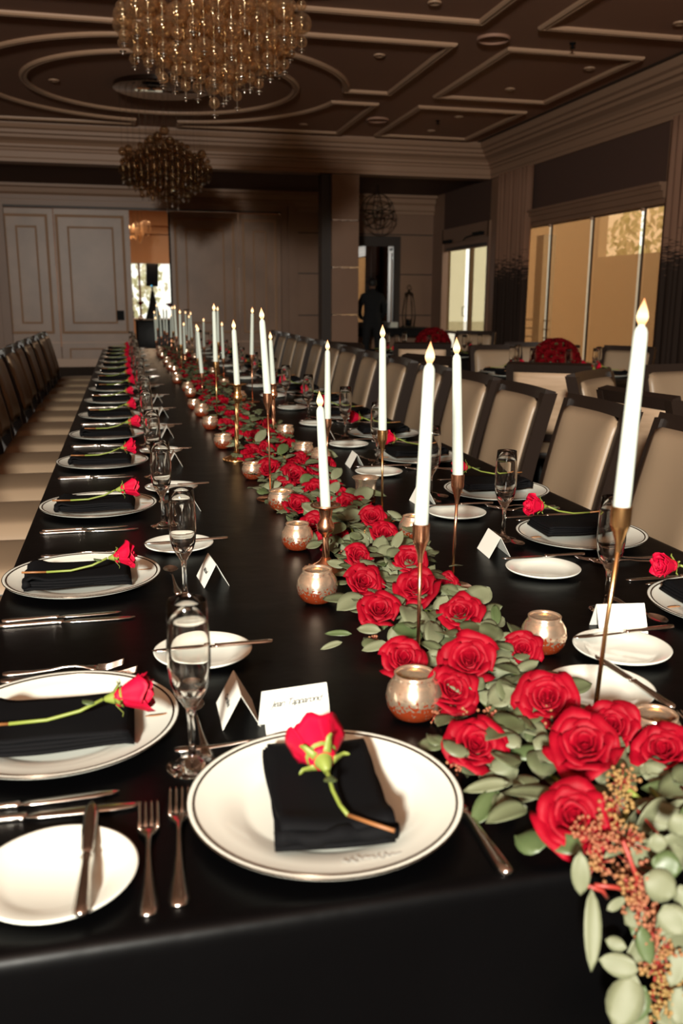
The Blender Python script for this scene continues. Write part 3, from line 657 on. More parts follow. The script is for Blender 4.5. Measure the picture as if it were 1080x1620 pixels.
def script(word, size, face_w):                   # handwriting on a card's face toward -y
    cu = bpy.data.curves.new('t', 'FONT'); cu.body = word; cu.size = size; cu.shear = .55; cu.align_x = 'CENTER'; cu.align_y = 'CENTER'; cu.offset = .00022; cu.space_character = .86; cu.resolution_u = 3
    o = bpy.data.objects.new('t', cu); C.collection.objects.link(o); dg = bpy.context.evaluated_depsgraph_get()
    m = bpy.data.meshes.new_from_object(o.evaluated_get(dg)); bpy.data.objects.remove(o); m.materials.clear(); m.materials.append(ink); return m
SCR1 = script('Jean Tapparond', .0128, .08); SCR2 = [script(x, .012, .07) for x in ('Caroline', 'Michael', 'Andrea', 'Robert')]
SCRP = script('Fairmont Grande', .011, .1)
def squiggle(seed, L=.05):
    rng = random.Random(seed); pts = []
    for i in range(60):
        u = i/59; pts.append((L*(u-.5)+.0012*math.sin(i*1.1), .0022*math.sin(i*.9+rng.uniform(-.3, .3))*(1+.8*math.sin(i*.23+seed)), 0))
    return tube(pts, .0004, 4)
GRIP = me('printed_script', squiggle(5, .060), mat('grey_print', (.30, .30, .28), .5))
TZ = .76
def put_rose(T, x, y, z, ang, k_, lab, grp, s=1.0, bend=None):
    r = thing('cut_rose', lab, 'rose', (T@Vector((x, y, z))), 0, grp)
    r.rotation_euler = (T.to_3x3().to_4x4() @ Matrix.Rotation(ang, 4, 'Z')).to_euler()
    b, ps_, cal = CUT[k_ % 2]
    # head lies on its side pointing along +y, stem runs to -y
    M_ = Matrix.Rotation(-PI/2+.10, 4, 'X').to_euler()
    bo = ob('bloom', b, r, (0, .012, .026), M_, s)
    for p in ps_: ob('petal', p, r, (0, .012, .026), M_, s)
    ob('calyx', cal, r, (0, .012, .026), M_, s)
    bd = bend or [(0, -.001, .025), (.001, -.03, .012), (.002, -.07, .004), (.004, -.115, .004), (.006, -.16, .006)]
    n = len(bd)*3//5
    ob('stem', me('stem', tube(bd[:n+1], .0023, 7), stemg), r); ob('stem_end', me('stem_end', tube(bd[n:], .0021, 7), stemb), r)
    lf = ob('leaf', LEAFD[3], r, (.004, -.012, .022), (.2, 0, 2.6), .45)
    return r
def setting(cx, cy, rot, who, k_, full=True, side='L', flute=(.15, .19), fl_lab=None, plate=True, rng=None):
    rng = random.Random(k_*13+(5 if side == 'R' else 0)); T = Matrix.Translation((cx, cy, TZ)) @ Matrix.Rotation(rot, 4, 'Z')
    def W(x, y, z=0): return T@Vector((x, y, z))
    g = side
    if plate:
        p = thing('charger_plate', 'white dinner plate with dark rim bands, '+who, 'plate', W(0, 0), rot, 'dinner plates')
        ob('plate_body', PLATE, p); ob('rim_band', BAND, p); ob('edge_line', BAND2, p)
        if side == 'H': ob('printed_script', GRIP, p, (.02, -.123, .0165), (.12, 0, 0))
        else: ob('crest_print', CREST, p, (.02*rng.uniform(-1, 1), .125, .0163), (-.1, 0, rng.uniform(-.25, .25)+PI/2))
        nx = .035 if side != 'H' else .0; nr = rng.uniform(-.06, .06)
        if side == 'H': nx, nr = -.002, -.08
        nloc = W(nx, -.005, .0185)
        o = ob('napkin', NAPS[k_ % 3], None, nloc, (0, 0, rot+nr), label='folded black cloth napkin on the plate, '+who, category='napkin'); o['group'] = 'black napkins'
        Tn = Matrix.Translation(nloc) @ Matrix.Rotation(rot+nr, 4, 'Z')
        if side == 'H':
            put_rose(Tn, -.002, -.030, .026, .10, 0, 'pinkish red cut rose with bent stem on the napkin, head of the table', 'cut roses on napkins', 1.12,
                     [(0, 0, .025), (.002, -.02, .010), (.005, -.040, .004), (.009, -.056, .002), (.028, -.076, .002), (.046, -.096, .003)])
        else: put_rose(Tn, .035+rng.uniform(-.012, .012), .062+rng.uniform(-.01, .015), .026, rng.uniform(-.12, .12), k_, 'red cut rose lying on the napkin, '+who, 'cut roses on napkins', rng.uniform(.82, .95))
    if side == 'T':
        o = ob('champagne_flute', FLUTE, None, W(.13, .12), label='champagne flute beside the plate, '+who, category='glass'); o['group'] = 'flutes on round tables'; return
    # cutlery
    def util(name, mesh, x, y, a, lab, cat, z=0, kn=False, ry=0):
        if kn:
            o = thing(name, lab, cat, W(x, y, z), (0, ry, rot+a), 'silverware'); ob('handle', KNIFE_H, o); ob('blade', KNIFE_B, o)
        else:
            o = ob(name, mesh, None, W(x, y, z), (0, ry, rot+a), label=lab, category=cat, group='silverware')
        return o
    if side == 'H':
        util('dinner_fork', FORK, -.165, -.035, -.06, 'larger silver fork directly beside the plate at the head of the table', 'fork')
        util('salad_fork', FORK, -.197, -.05, -.03, 'smaller silver fork beyond the dinner fork at the head of the table', 'fork').scale = (.95, .92, 1)
        util('dinner_knife', None, .150, -.045, .02, 'silver dinner knife half under the plate at the head of the table', 'knife', kn=True)
        util('dessert_spoon', SPOON, -.07, .165, -PI/2-.1, 'silver dessert spoon behind the plate at the head of the table', 'spoon')
        b = W(-.285, -.068); ka = .02
    else:
        dx = .235 if k_ else .205
        util('dinner_knife', None, dx+.0, -.02, -.02, 'silver dinner knife, outer of the pair, '+who, 'knife', kn=True)
        util('salad_knife', None, dx-.028, -.03, .03, 'silver salad knife, inner of the pair, '+who, 'knife', kn=True).scale = (.9, .88, .9)
        util('dinner_fork', FORK, -.175, -.0, -.10, 'silver dinner fork, nearer to the plate, '+who, 'fork')
        util('salad_fork', FORK, -.205, -.01, -.06, 'silver salad fork, farther from the plate, '+who, 'fork').scale = (.95, .9, 1)
        util('dessert_spoon', SPOON, .03, .178, PI/2+.05, 'silver dessert spoon lying above the plate, '+who, 'spoon')
        b = W(-.215+rng.uniform(-.01, .02), .205)
        if side == 'R': b = W(-.232, .21) if k_ else Vector((.763, 1.226, TZ))
        ka = rng.uniform(-.1, .1)
    p = thing('bread_plate', 'small white bread plate, '+who, 'plate', b, rot, 'bread plates'); ob('plate_body', BREAD, p)
    if side == 'H': kl, kr = b+Vector((.028, .018, .0145)), -.02+rot
    elif side == 'L': kl, kr = b+Vector((.015, .0, .0145)), rot+PI+ka
    else: kl, kr = b+Vector((.03, .062 if k_ else .046, .0150)), rot+ka*.6
    o = thing('butter_knife', 'silver butter knife resting on the bread plate, '+who, 'knife', kl, kr, 'silverware'); ob('handle', KNIFE_H, o, sc=.85); ob('blade', KNIFE_B, o, sc=.8)
    if flute is not None:
        o = ob('champagne_flute', FLUTE, None, flute, label='clear champagne flute, '+who, category='glass'); o['group'] = 'champagne flutes'
    # place card
    if side == 'H': cl, ca, cm = Vector((.196, 1.088, TZ)), .12, CARDF
    elif side == 'L': cl, ca, cm = W(.03+rng.uniform(-.02, .02), .240), rot+rng.uniform(-.05, .12), CARD
    else: cl, ca, cm = W(-.065, .25), rot+rng.uniform(-.2, .1), CARD
    if k_ == 0 and side == 'L': cl, ca = Vector((.126, 1.143, TZ)), rot
    if k_ == 1 and side == 'L': cl, ca = Vector((.149, 1.758, TZ)), rot+.1
    if k_ == 1 and side == 'R': cl, ca = Vector((.792, 1.828, TZ)), rot-.07
    if k_ == 0 and side == 'R': cl, ca = Vector((.815, 1.325, TZ)), -.15
    if k_ > 4 and side == 'R' or k_ > 6: return
    p = thing('place_card', ('white folded place card with handwritten name, ' if side != 'R' else 'white folded place card, ')+who, 'card', cl, ca, 'place cards')
    ob('tent_card', cm, p)
    if side == 'H': ob('handwriting', SCR1, p, (0, -.0075, .0415), (math.radians(69), 0, 0))
    elif side == 'L': ob('handwriting', SCR2[k_ % 4], p, (0, -.0140, .0235), (math.radians(62), 0, 0))
setting(.194, .886, 0, 'at the head of the table', 0, side='H', flute=None)
LY = [1.146, 1.806, 2.455, 3.149, 3.80, 4.443]+[4.443+.657*i for i in range(1, 10)]
FL = {0: (.055, 1.014), 1: (.087, 1.655), 2: (.07, 2.24), 3: (.068, 2.90)}
for i, y in enumerate(LY):
    f = FL.get(i, (.07+.01*math.sin(i*3), y-.24)); who = ORD[i]+' place on the left side'
    setting((-.108, -.107, -.092, -.096, -.09, -.083)[min(i, 5)], y, -PI/2, who, i, side='L', flute=Vector((f[0], f[1], TZ)))
RY = [1.365, 1.895, 2.417, 3.02, 3.60]+[3.60+.62*i for i in range(1, 12)]
for i, y in enumerate(RY):
    f = {0: (.845, 1.421), 1: (.861, 1.935)}.get(i, (.84+.02*math.sin(i*2), y-.05)); who = ORD[i]+' place on the right side'
    setting((1.075, 1.044, 1.046, 1.0, 1.04)[min(i, 4)], y, PI/2, who, i, side='R', flute=Vector((f[0], f[1], TZ)))
# second head place, mostly outside the frame: its bread plate, knife and forks show
T_ = Vector((.880, .885, TZ))
p = thing('bread_plate', 'white bread plate behind the roses at the near right corner', 'plate', (.649, 1.092, TZ), 0, 'bread plates'); ob('plate_body', BREAD, p)
o = thing('butter_knife', 'butter knife on the bread plate behind the roses at near right corner', 'knife', (.702, 1.095, TZ+.0145), .06, 'silverware'); ob('handle', KNIFE_H, o, sc=.85); ob('blade', KNIFE_B, o, sc=.8)
ob('dinner_fork', FORK, None, (.735, .90, TZ), (0, 0, .1), label='silver fork at the right frame edge above the garland', category='fork', group='silverware')
p = thing('charger_plate', 'white dinner plate at the near right corner, mostly outside the picture', 'plate', (.93, .90, TZ), 0, 'dinner plates'); ob('plate_body', PLATE, p); ob('rim_band', BAND, p); ob('edge_line', BAND2, p)
p = thing('place_card', 'blank white folded card at the right frame edge beside the bread plates', 'card', (.935, 1.165, TZ), .5, 'place cards'); ob('tent_card', CARD, p)
# ================================================================== TABLECLOTH
def tablecloth(x0, x1, y0, y1, label):
    t = thing('banquet_tablecloth', label, 'tablecloth', (0, 0, 0))
    creases = [(1.215, .0016), (1.56, .0014), (2.9, .0012), (4.4, .0012), (6.2, .0012), (8.0, .0012)]
    nx, ny = 40, 420; ins = .02
    def top(u, v):
        x = x0+ins+(x1-x0-2*ins)*u; y = y0+ins+(y1-y0-2*ins)*v; z = TZ
        e = min(u, 1-u, )*4; e = min(1, e)
        for cy, h in creases: z -= 0 if abs(y-cy-.02*math.sin(x*3)) > .012 else -h*.8*math.cos((y-cy-.02*math.sin(x*3))/.012*PI/2)*0.6
        return (x, y, z-.0004)
    ob('top', me('top', grid(top, nx, ny), cloth), t)
    # edge roll and hanging sides
    loop = []
    def seg(a, b, n):
        for i in range(n): loop.append((a[0]+(b[0]-a[0])*i/n, a[1]+(b[1]-a[1])*i/n))
    cs = [(x0, y0), (x1, y0), (x1, y1), (x0, y1)]
    seg(cs[0], cs[1], 90); seg(cs[1], cs[2], 420); seg(cs[2], cs[3], 60); seg(cs[3], cs[0], 420)
    n = len(loop); cx, cy = (x0+x1)/2, (y0+y1)/2; V = []; F = []
    prof_ = [(ins, 0), (.0125, -.0004), (.0085, -.0016), (.0055, -.0035), (.0030, -.0065), (.0012, -.0105), (.0003, -.015), (0, -.02)]+[((.10*q**.5), -.02-.735*q) for q in (.03, .08, .2, .4, .6, .8, 1)]
    for k_, (o_, dz) in enumerate(prof_):
        for i, (x, y) in enumerate(loop):
            on_y = abs(y-y0) < 1e-6 or abs(y-y1) < 1e-6; on_x = abs(x-x0) < 1e-6 or abs(x-x1) < 1e-6
            sx = (-1 if x < cx else 1) if on_x else 0; sy = (-1 if y < cy else 1) if on_y else 0
            s = x if on_y else y; q = max(0, (-dz-.02)/.735)
            wv = .022*q*(math.sin(s*17+math.sin(s*5)*1.5)+.4*math.sin(s*41)); wv *= .6
            ox = o_*2.0 if dz < -.021 else o_; o_y = .010*q if dz < -.021 else o_
            V.append((x-sx*(ox-wv*(1 if sx else 0)) , y-sy*(o_y-wv*(1 if sy else 0)), TZ+dz-.0004))
    for k_ in range(len(prof_)-1):
        for i in range(n):
            j = (i+1) % n; F.append((k_*n+i, (k_+1)*n+i, (k_+1)*n+j, k_*n+j))
    ob('skirt', me('skirt', (V, F), cloth), t)
tablecloth(-.262, 1.235, .717, 10.72, 'black cloth over the long banquet table reaching the floor')
# ================================================================== CHAIRS
def make_chair(label):
    t = thing('dining_chair', label, 'chair')
    def back(y0, th, w0, w1, za, zb, nx=10, nz=12, bulge=0):   # leaning, slightly hollow back
        def f(u, v):
            s = (u-.5)*2; z = za+(zb-za)*v; ww = w0+(w1-w0)*v
            yy = -.235-.115*((z-.45)/.5)**1.25*(1 if z > .45 else 0)+y0-.025*(1-s*s)*0.8
            edge = 1-max(abs(s), abs((v-.5)*2))**6
            return (s*ww, yy+bulge*edge, z)
        return f
    cu = solid(back(.000, 0, .200, .205, .53, .905, bulge=.022), 14, 14, -.024)
    ob('back_cushion', me('bc', cu, fabric), t)
    ob('back_panel', me('bp', solid(back(-.028, 0, .198, .203, .53, .905, bulge=-.012), 12, 12, .008), fabricb), t)
    yb = lambda z: -.235-.115*((max(z, .45)-.45)/.5)**1.25
    for s in (-1, 1):
        V = []; zs_ = [0, .2, .45, .55, .65, .75, .85, .945]
        for z in zs_:
            off = -.04*(1-z/.45)**1.5 if z < .45 else 0; c_ = yb(z)+off-.012; hw = .021; hd_ = .034 if z > .3 else .02+.014*z/.3
            x = s*(.222+.005*(z > .5)); V += [(x-hw, c_-hd_, z), (x+hw, c_-hd_, z), (x+hw, c_+hd_*.8, z), (x-hw, c_+hd_*.8, z)]
        F = [(0, 1, 2, 3)]+[(k_*4+i, k_*4+(i+1) % 4, k_*4+4+(i+1) % 4, k_*4+4+i) for k_ in range(len(zs_)-1) for i in range(4)]+[tuple(len(V)-4+i for i in range(4))[::-1]]
        ob('back_post', me('post', (V, F), wood, 'auto'), t)
        ob('leg', me('leg', join(*[(lambda V_: (V_, [(0, 2, 3, 1), (4, 5, 7, 6), (0, 1, 5, 4), (2, 6, 7, 3), (0, 4, 6, 2), (1, 3, 7, 5)]))([(s*.215-.014, .205-.014, 0), (s*.215+.014, .205-.014, 0), (s*.215-.014, .205+.014, 0), (s*.215+.014, .205+.014, 0), (s*.215-.022, .205-.022, .38), (s*.215+.022, .205-.022, .38), (s*.215-.022, .205+.022, .38), (s*.215+.022, .205+.022, .38)])]), wood, False), t)
    def rail(za, zb):
        def f(u, v):
            s = (u-.5)*2; z = za+(zb-za)*v; return (s*.246, yb(z)-.038-.020*(1-s*s), z)
        return solid(f, 12, 2, -.045)
    ob('top_rail', me('tr', rail(.905, .952), wood, 'auto'), t); ob('lower_rail', me('lr', rail(.485, .53), wood, 'auto'), t)
    ob('seat_frame', me('sf', bbox(-.235, .235, -.235, .225, .365, .405, .005), wood), t)
    def seat(u, v):
        s, q = (u-.5)*2, (v-.5)*2; e = (1-max(abs(s), abs(q))**8); return (s*.245, .0+q*.235, .405+.065*e**.4+.012*(1-s*s)*(1-q*q))
    sb = grid(seat, 16, 16); ob('seat_cushion', me('sc', sb, fabric), t)
    return t
proto = None
def chair(x, y, rot, label, sc=None, grp='chairs along the long table'):
    global proto
    if proto is None:
        proto = make_chair(label); proto.location = (x, y, 0); proto.rotation_euler = (0, 0, rot); o = proto
    else: o = copy_thing(proto, (x, y, 0), rot, label, sc)
    if sc: o.scale = (sc, sc, sc)
    o['group'] = grp; return o
rg = random.Random(4)
for i in range(14):
    y = [2.42, 3.03, 3.66, 4.28][i] if i < 4 else 4.28+.625*(i-3)
    chair(1.345+rg.uniform(-.01, .02), y, PI/2+rg.uniform(-.04, .04)+(-.05 if i == 0 else 0), 'dark framed beige chair, %s from the near end along the table\'s right side' % ORD[i])
for i in range(15):
    y = 1.15+.657*i
    chair(-.512+rg.uniform(-.01, .01), y, -PI/2+rg.uniform(-.03, .03), 'dark framed beige chair, %s from the near end along the table\'s left side' % ORD[i])
# ================================================================== ROUND TABLES
def round_table(cx, cy, r, lab, who, n, phase, show, arr=True, alab=''):
    nn = 96; V = []; F = []; pr = [(r, TZ), (r+.004, TZ-.003), (r+.008, TZ-.012), (r+.012, TZ-.05)]+[(r+.012+.07*q, TZ-.05-.70*q) for q in (.2, .5, .8, 1)]
    V.append((0, 0, TZ))
    for k_, (rr, z) in enumerate(pr):
        for i in range(nn):
            a = 2*PI*i/nn; q = max(0, (TZ-.05-z)/.7); R2 = rr+.05*q*math.sin(a*14+math.sin(a*3)*2); V.append((R2*math.cos(a), R2*math.sin(a), z))
    F = [(0, 1+i, 1+(i+1) % nn) for i in range(nn)]
    for k_ in range(len(pr)-1):
        for i in range(nn): j = (i+1) % nn; F.append((1+k_*nn+i, 1+(k_+1)*nn+i, 1+(k_+1)*nn+j, 1+k_*nn+j))
    ob('round_tablecloth', me('rtc', (V, F), cloth), None, (cx, cy, 0), label=lab, category='tablecloth')
    for i in show:
        a = phase+i*2*PI/n; setting(cx+(r-.19)*math.cos(a), cy+(r-.19)*math.sin(a), a+PI/2, who+', '+ORD[i]+' place', i, side='T')
    if arr:
        t = thing('rose_centrepiece', alab, 'flowers', (cx, cy, TZ)); rng = random.Random(int(cx*100))
        ob('bowl', me('bowl', lathe([(0, 0), (.07, 0), (.09, .03), (.10, .08), (.092, .08), (.085, .03), (0, .01)], 24), mercury), t)
        for i in range(34):
            th = math.acos(1-(i+.5)/34*.95); ph = i*2.39996; d = Vector((math.sin(th)*math.cos(ph), math.sin(th)*math.sin(ph), math.cos(th)))
            ob('rose_bloom', DIM_ROSE, t, Vector((0, 0, .08))+Vector((d.x*.155, d.y*.155, d.z*.16)), d.to_track_quat('Z', 'Y').to_euler(), 1.0)
        for i in range(30):
            d = Vector((rng.gauss(0, 1), rng.gauss(0, 1), abs(rng.gauss(0, .8)))).normalized()
            ob('leaf', LEAFD[i % 4], t, Vector((0, 0, .08))+d*.15, (d.to_track_quat('Y', 'Z')).to_euler(), 1.1)
        ob('foliage_core', me('core', sphere(.14, 14, 8), leafd), t, (0, 0, .09))
round_table(3.22, 6.42, .62, 'black cloth over the round table before the big window', 'round table by big window', 8, .2, range(8), True, 'dome of red roses in dimmed colour on the round table before the big window')
round_table(3.15, 9.1, .78, 'black cloth over the farthest round table near the glazed door', 'farthest round table', 8, .1, range(8), True, 'dome of red roses in dimmed colour on the farthest round table')
round_table(3.60, 3.42, .70, 'black cloth over the nearest round table at the right frame edge', 'nearest round table', 8, .35, (3, 4), False)
def aim(x, y, tx, ty): return math.atan2(ty-y, tx-x)-PI/2
G2 = 'chairs round the round tables'
def rchair(x, y, rz, lab, sc=None):              # x, y = middle of the back's top
    a = rz; off = Vector((-math.sin(a), math.cos(a)))*.355*(sc or 1)
    chair(x+off.x, y+off.y, rz, lab, sc, G2)
rchair(2.43, 4.92, aim(2.43, 4.92, 3.2, 6.1), 'chair seen from its cream back, second round table, standing behind the dining chairs')
rchair(2.38, 4.32, aim(2.38, 4.32, 3.2, 3.3), 'turned chair showing its beige front between two cream backed chairs')
rchair(2.04, 3.30, aim(2.04, 3.30, 3.35, 3.42), 'chair with cream back panel behind the tallest candle')
rchair(3.10, 4.68, aim(3.1, 4.68, 3.3, 3.42), 'beige chair facing the camera at the right frame edge')
rchair(4.36, 7.28, aim(4.36, 7.28, 3.15, 6.4), 'chair right of the rose dome, in front of the big window', .965)
rchair(3.24, 7.64, aim(3.24, 7.64, 3.1, 6.4), 'beige chair facing the camera, left of the rose dome', .965)
rchair(3.78, 8.10, aim(3.78, 8.10, 3.3, 6.4), 'chair just left of the rose dome behind two flutes', .965)
rchair(2.50, 7.50, aim(2.5, 7.5, 3.1, 9.0), 'chair with dark rail before the farthest round table, under the person')
rchair(1.97, 5.75, aim(1.97, 5.75, 3.2, 6.3), 'chair with dark rail behind the tall twin candles')
rchair(4.08, 10.25, aim(4.08, 10.25, 3.15, 9.1), 'dark chair below the glazed door at the farthest round table')
rchair(1.98, 8.25, aim(1.98, 8.25, 3.15, 9.0), 'dark chair beside the pillar at the farthest round table', .97)
# ================================================================== CANDLES
FLAME = me('flame', lathe([(0, 0), (.0030, .001), (.0062, .007), (.0070, .011), (.0058, .017), (.0032, .024), (.0013, .029), (0, .033)], 16), flamem)
FLAME.name = 'flame'
def holder(kind, G, hgt, m, lab, top=None):
    t = thing('candlestick', lab, 'candlestick', G, group='candlesticks'); tx, ty = (0, 0) if top is None else (top[0]-G[0], top[1]-G[1])
    if kind == 'slim':
        ob('base', me('base', lathe([(0, 0), (.040, 0), (.041, .002), (.039, .0035), (.010, .005), (.004, .010), (0, .011)], 32), m), t)
        ob('stem', me('stem', tube([(0, 0, .006), (tx*.5, ty*.5, hgt*.5), (tx, ty, hgt-.055)], [.0032, .0028, .0032], 10), m), t)
        ob('cup', me('cup', lathe([(0, -.062), (.0035, -.060), (.0045, -.048), (.0105, -.030), (.0125, -.024), (.0130, -.001), (.0122, 0), (.0105, -.001), (.0105, -.012), (0, -.012)], 24), m, 'auto'), t, (tx, ty, hgt))
    else:
        nb = 20; bd = [mv(sphere(.0034, 8, 6), .046*math.cos(2*PI*i/nb), .046*math.sin(2*PI*i/nb), .006) for i in range(nb)]
        ob('base', me('base', join(lathe([(0, 0), (.049, 0), (.050, .004), (.045, .008), (.036, .010), (.026, .016), (.014, .024), (.009, .032), (0, .034)], 32), *bd), m), t)
        V = []; F = []; L0, L1, nr, ns = .030, hgt-.062, 40, 24          # twisted stem
        for k_ in range(nr+1):
            z = L0+(L1-L0)*k_/nr
            for i in range(ns):
                a = 2*PI*i/ns; r = .0068+.0012*math.cos(4*a+k_/nr*(L1-L0)/.028*PI); V.append((r*math.cos(a)+tx*z/hgt, r*math.sin(a)+ty*z/hgt, z))
        for k_ in range(nr):
            for i in range(ns): j = (i+1) % ns; F.append((k_*ns+i, k_*ns+j, (k_+1)*ns+j, (k_+1)*ns+i))
        ob('twisted_stem', me('stem', (V, F), m), t)
        ob('cup', me('cup', lathe([(0, -.068), (.008, -.066), (.0085, -.062), (.0165, -.054), (.0185, -.046), (.0165, -.037), (.0125, -.031), (.0125, -.022), (.0145, -.008), (.0160, -.004), (.031, -.001), (.0325, .002), (.031, .0025), (.0135, .0005), (.0125, -.010), (0, -.010)], 32), m), t, (tx, ty, hgt))
    return t
def candle(T0, T1, lab):                          # taper standing in its cup, from T0 to flame tip T1
    d = T1-T0; L = d.length; t = thing('taper_candle', lab, 'candle', T0-d.normalized()*.010, d.to_track_quat('Z', 'Y').to_euler(), 'taper candles'); L += .010
    Lb = L-.034
    ob('wax', me('wax', lathe([(0, 0), (.0098, 0), (.0106, .004), (.0108, .03), (.0098, Lb*.5), (.0086, Lb-.012), (.0080, Lb-.004), (.0062, Lb+.001), (.0045, Lb+.002), (.0036, Lb+.005), (0, Lb+.006)], 20), wax), t)
    ob('flame', FLAME, t, (0, 0, Lb+.0025), sc=(1, 1, min(1.0, 1.0)))
near = [  # kind, base px, cup px, tip px, material
    ('slim', (936, 1165), (983, 800), (1019, 473), goldm, 'in front of the right champagne flute, nearest and tallest in the picture'),
    ('slim', (660, 1068), (666, 828), (681, 541), copper, 'just behind the nearest votive'),
    ('slim', (715, 930), (724, 750), (722, 534), copper, 'at the garland\'s right edge beside the blank place card'),
    ('twist', (515, 905), (515, 800), (505, 619), copper, 'short and left of the near roses'),
    ('slim', (604, 822), (605, 680), (605, 514), goldm, 'right of the twisted short stick, before the beige chairs'),
    ('slim', (516, 752), (518, 662), (518, 538), copper, 'half hidden behind the short twisted stick\'s candle'),
    ('slim', (428, 790), (423, 622), (413, 487), copper, 'slim with a visible round base at the garland\'s left edge'),
    ('twist', (374, 728), (375, 608), (369, 506), goldm, 'tall twisted with beaded base at the left edge'),
    ('twist', (433, 690), (432, 607), (427, 525), copper, 'twisted, behind the slim leaning candle')]
slot = 0
for kind, b, c, tp, m, lab in near:
    G = at(*b, TZ); dep = depth(G)
    Cc = at_depth(*c, dep*.985+.0); 
    for _ in range(3): Cc = at_depth(*c, depth(Vector((G.x, G.y, Cc.z))))
    Tt = at_depth(*tp, depth(Vector((Cc.x, Cc.y, Cc.z+.26))))
    holder(kind, G, Cc.z-TZ, m, 'gold candlestick, '+lab, Cc); candle(Cc, Tt, 'lit ivory taper, '+lab)
farc = [((341, 572), (338, 480), 'slim', goldm), ((319, 590), (312, 515), 'slim', copper), ((345, 541), (344, 486), 'slim', goldm), ((353, 567), (351, 510), 'slim', copper),
        ((398, 561), (399, 486), 'slim', copper), ((293, 572), (290, 523), 'twist', copper), ((324, 549), (324, 504), 'slim', copper), ((313, 576), (309, 523), 'slim', goldm),
        ((286, 545), (282, 491), 'slim', goldm), ((299, 538), (297, 499), 'slim', copper), ((303.5, 534), (303, 494), 'slim', goldm), ((279, 532), (275, 484), 'slim', copper),
        ((255, 532), (255, 499), 'slim', copper), ((264, 526), (264, 486), 'slim', copper), ((271, 534), (270, 499), 'twist', copper), ((295, 530), (293, 493), 'slim', copper),
        ((274, 524), (272, 485), 'slim', goldm), ((260, 523), (260, 487), 'slim', copper), ((249, 519), (248, 485), 'slim', copper), ((245, 530), (244, 498), 'slim', copper), ((247, 542), (247, 511), 'slim', copper)]
for i, (c, tp, kind, m) in enumerate(farc):
    dep = min(9.9, 1415*.262/(c[1]-tp[1])); Cc = at_depth(*c, dep); Cc.y = min(Cc.y, 10.4); Cc.z = max(Cc.z, TZ+.11)
    Cc.x = min(max(Cc.x, .33), .70) if dep > 6 else Cc.x
    G = Vector((Cc.x, min(Cc.y, 10.4), TZ)); s_ = ORD[i]
    Tt = at_depth(*tp, depth(Vector((Cc.x, Cc.y, Cc.z+.26)))) if dep <= 6 else Cc+Vector((rg.uniform(-.008, .008), 0, .262))
    holder(kind, G, max(.1, Cc.z-TZ), m, 'gold candlestick in the far cluster, %s counting away from the camera' % s_); candle(Cc, Tt, 'ivory lit taper candle in the far cluster, %s counting away' % s_)
# votives
def votive_mesh(kind, s=1.0):
    if kind == 'globe': p = [(0, .0), (.020, 0), (.030, .006), (.0375, .018), (.0395, .031), (.037, .045), (.031, .055), (.0275, .060), (.0285, .065), (.0262, .066), (.0255, .060), (.029, .053), (.034, .045), (.0365, .031), (.034, .019), (.027, .009), (0, .006)]
    elif kind == 'bowl': p = [(0, 0), (.018, 0), (.026, .006), (.035, .020), (.037, .034), (.033, .046), (.0300, .050), (.0340, .055), (.0325, .056), (.0275, .051), (.030, .045), (.034, .034), (.032, .021), (.024, .009), (0, .007)]
    else: p = [(0, 0), (.026, 0), (.029, .004), (.0290, .045), (.030, .062), (.038, .072), (.0385, .074), (.036, .074), (.028, .063), (.027, .045), (.027, .006), (0, .005)]
    return me('votive_cup', lathe([(a*s, b*s) for a, b in p], 40), mercury)
VM = {k_: votive_mesh(k_) for k_ in ('globe', 'bowl', 'flared')}
TEA = me('tealight', lathe([(0, .008), (.018, .008), (.0185, .022), (.017, .021), (0, .020)], 20), wax); TF = me('flame', lathe([(0, 0), (.0035, .005), (.0018, .013), (0, .018)], 8), tlight)
vpos = [(.618, .905, 'globe', .95, 'tucked behind the roses at the near right corner'), (.362, 1.083, 'globe', 1.0, 'at the garland\'s left edge, nearest the camera'), (.641, 1.262, 'globe', .95, 'at the garland\'s right edge beside the bread plate'), (.331, 1.585, 'globe', 1.0, 'in front of the short twisted candlestick'),
        (.362, 1.955, 'globe', .95, 'left of the roses, third along the left edge'), (.391, 2.35, 'bowl', 1.0, 'at the foot of the slim leaning candle'), (.640, 2.393, 'flared', 1.0, 'flared cup at the garland\'s right edge'), (.648, 1.98, 'globe', .9, 'half hidden by the copper candle cup on the right'),
        (.375, 2.80, 'bowl', .95, 'beside the beaded candlestick base'), (.346, 3.42, 'bowl', 1.0, 'fourth dark gap along the left edge, beyond the beaded base'), (.345, 3.95, 'bowl', 1.0, 'fifth beyond the beaded base'), (.609, 3.15, 'bowl', 1.0, 'small one among roses on the right edge'), (.623, 3.62, 'bowl', 1.0, 'beyond the small right edge one'), (.64, 3.0, 'globe', .9, 'right edge between the bread plates')]
for i in range(20): vpos.append((.345+.27*(i % 3 == 2)+.015*math.sin(i*5), 4.4+i*.30, 'bowl' if i % 2 else 'globe', .95, 'far part of the table, %s in line away from camera' % ORD[i]))
for x, y, kd, s, lab in vpos:
    t = thing('votive_holder', 'mercury glass votive, '+lab, 'candle holder', (x, y, TZ), random.uniform(0, 6), 'mercury glass votives', s)
    ob('votive_cup', VM[kd], t); ob('tealight', TEA, t); ob('flame', TF, t, (0, 0, .021))
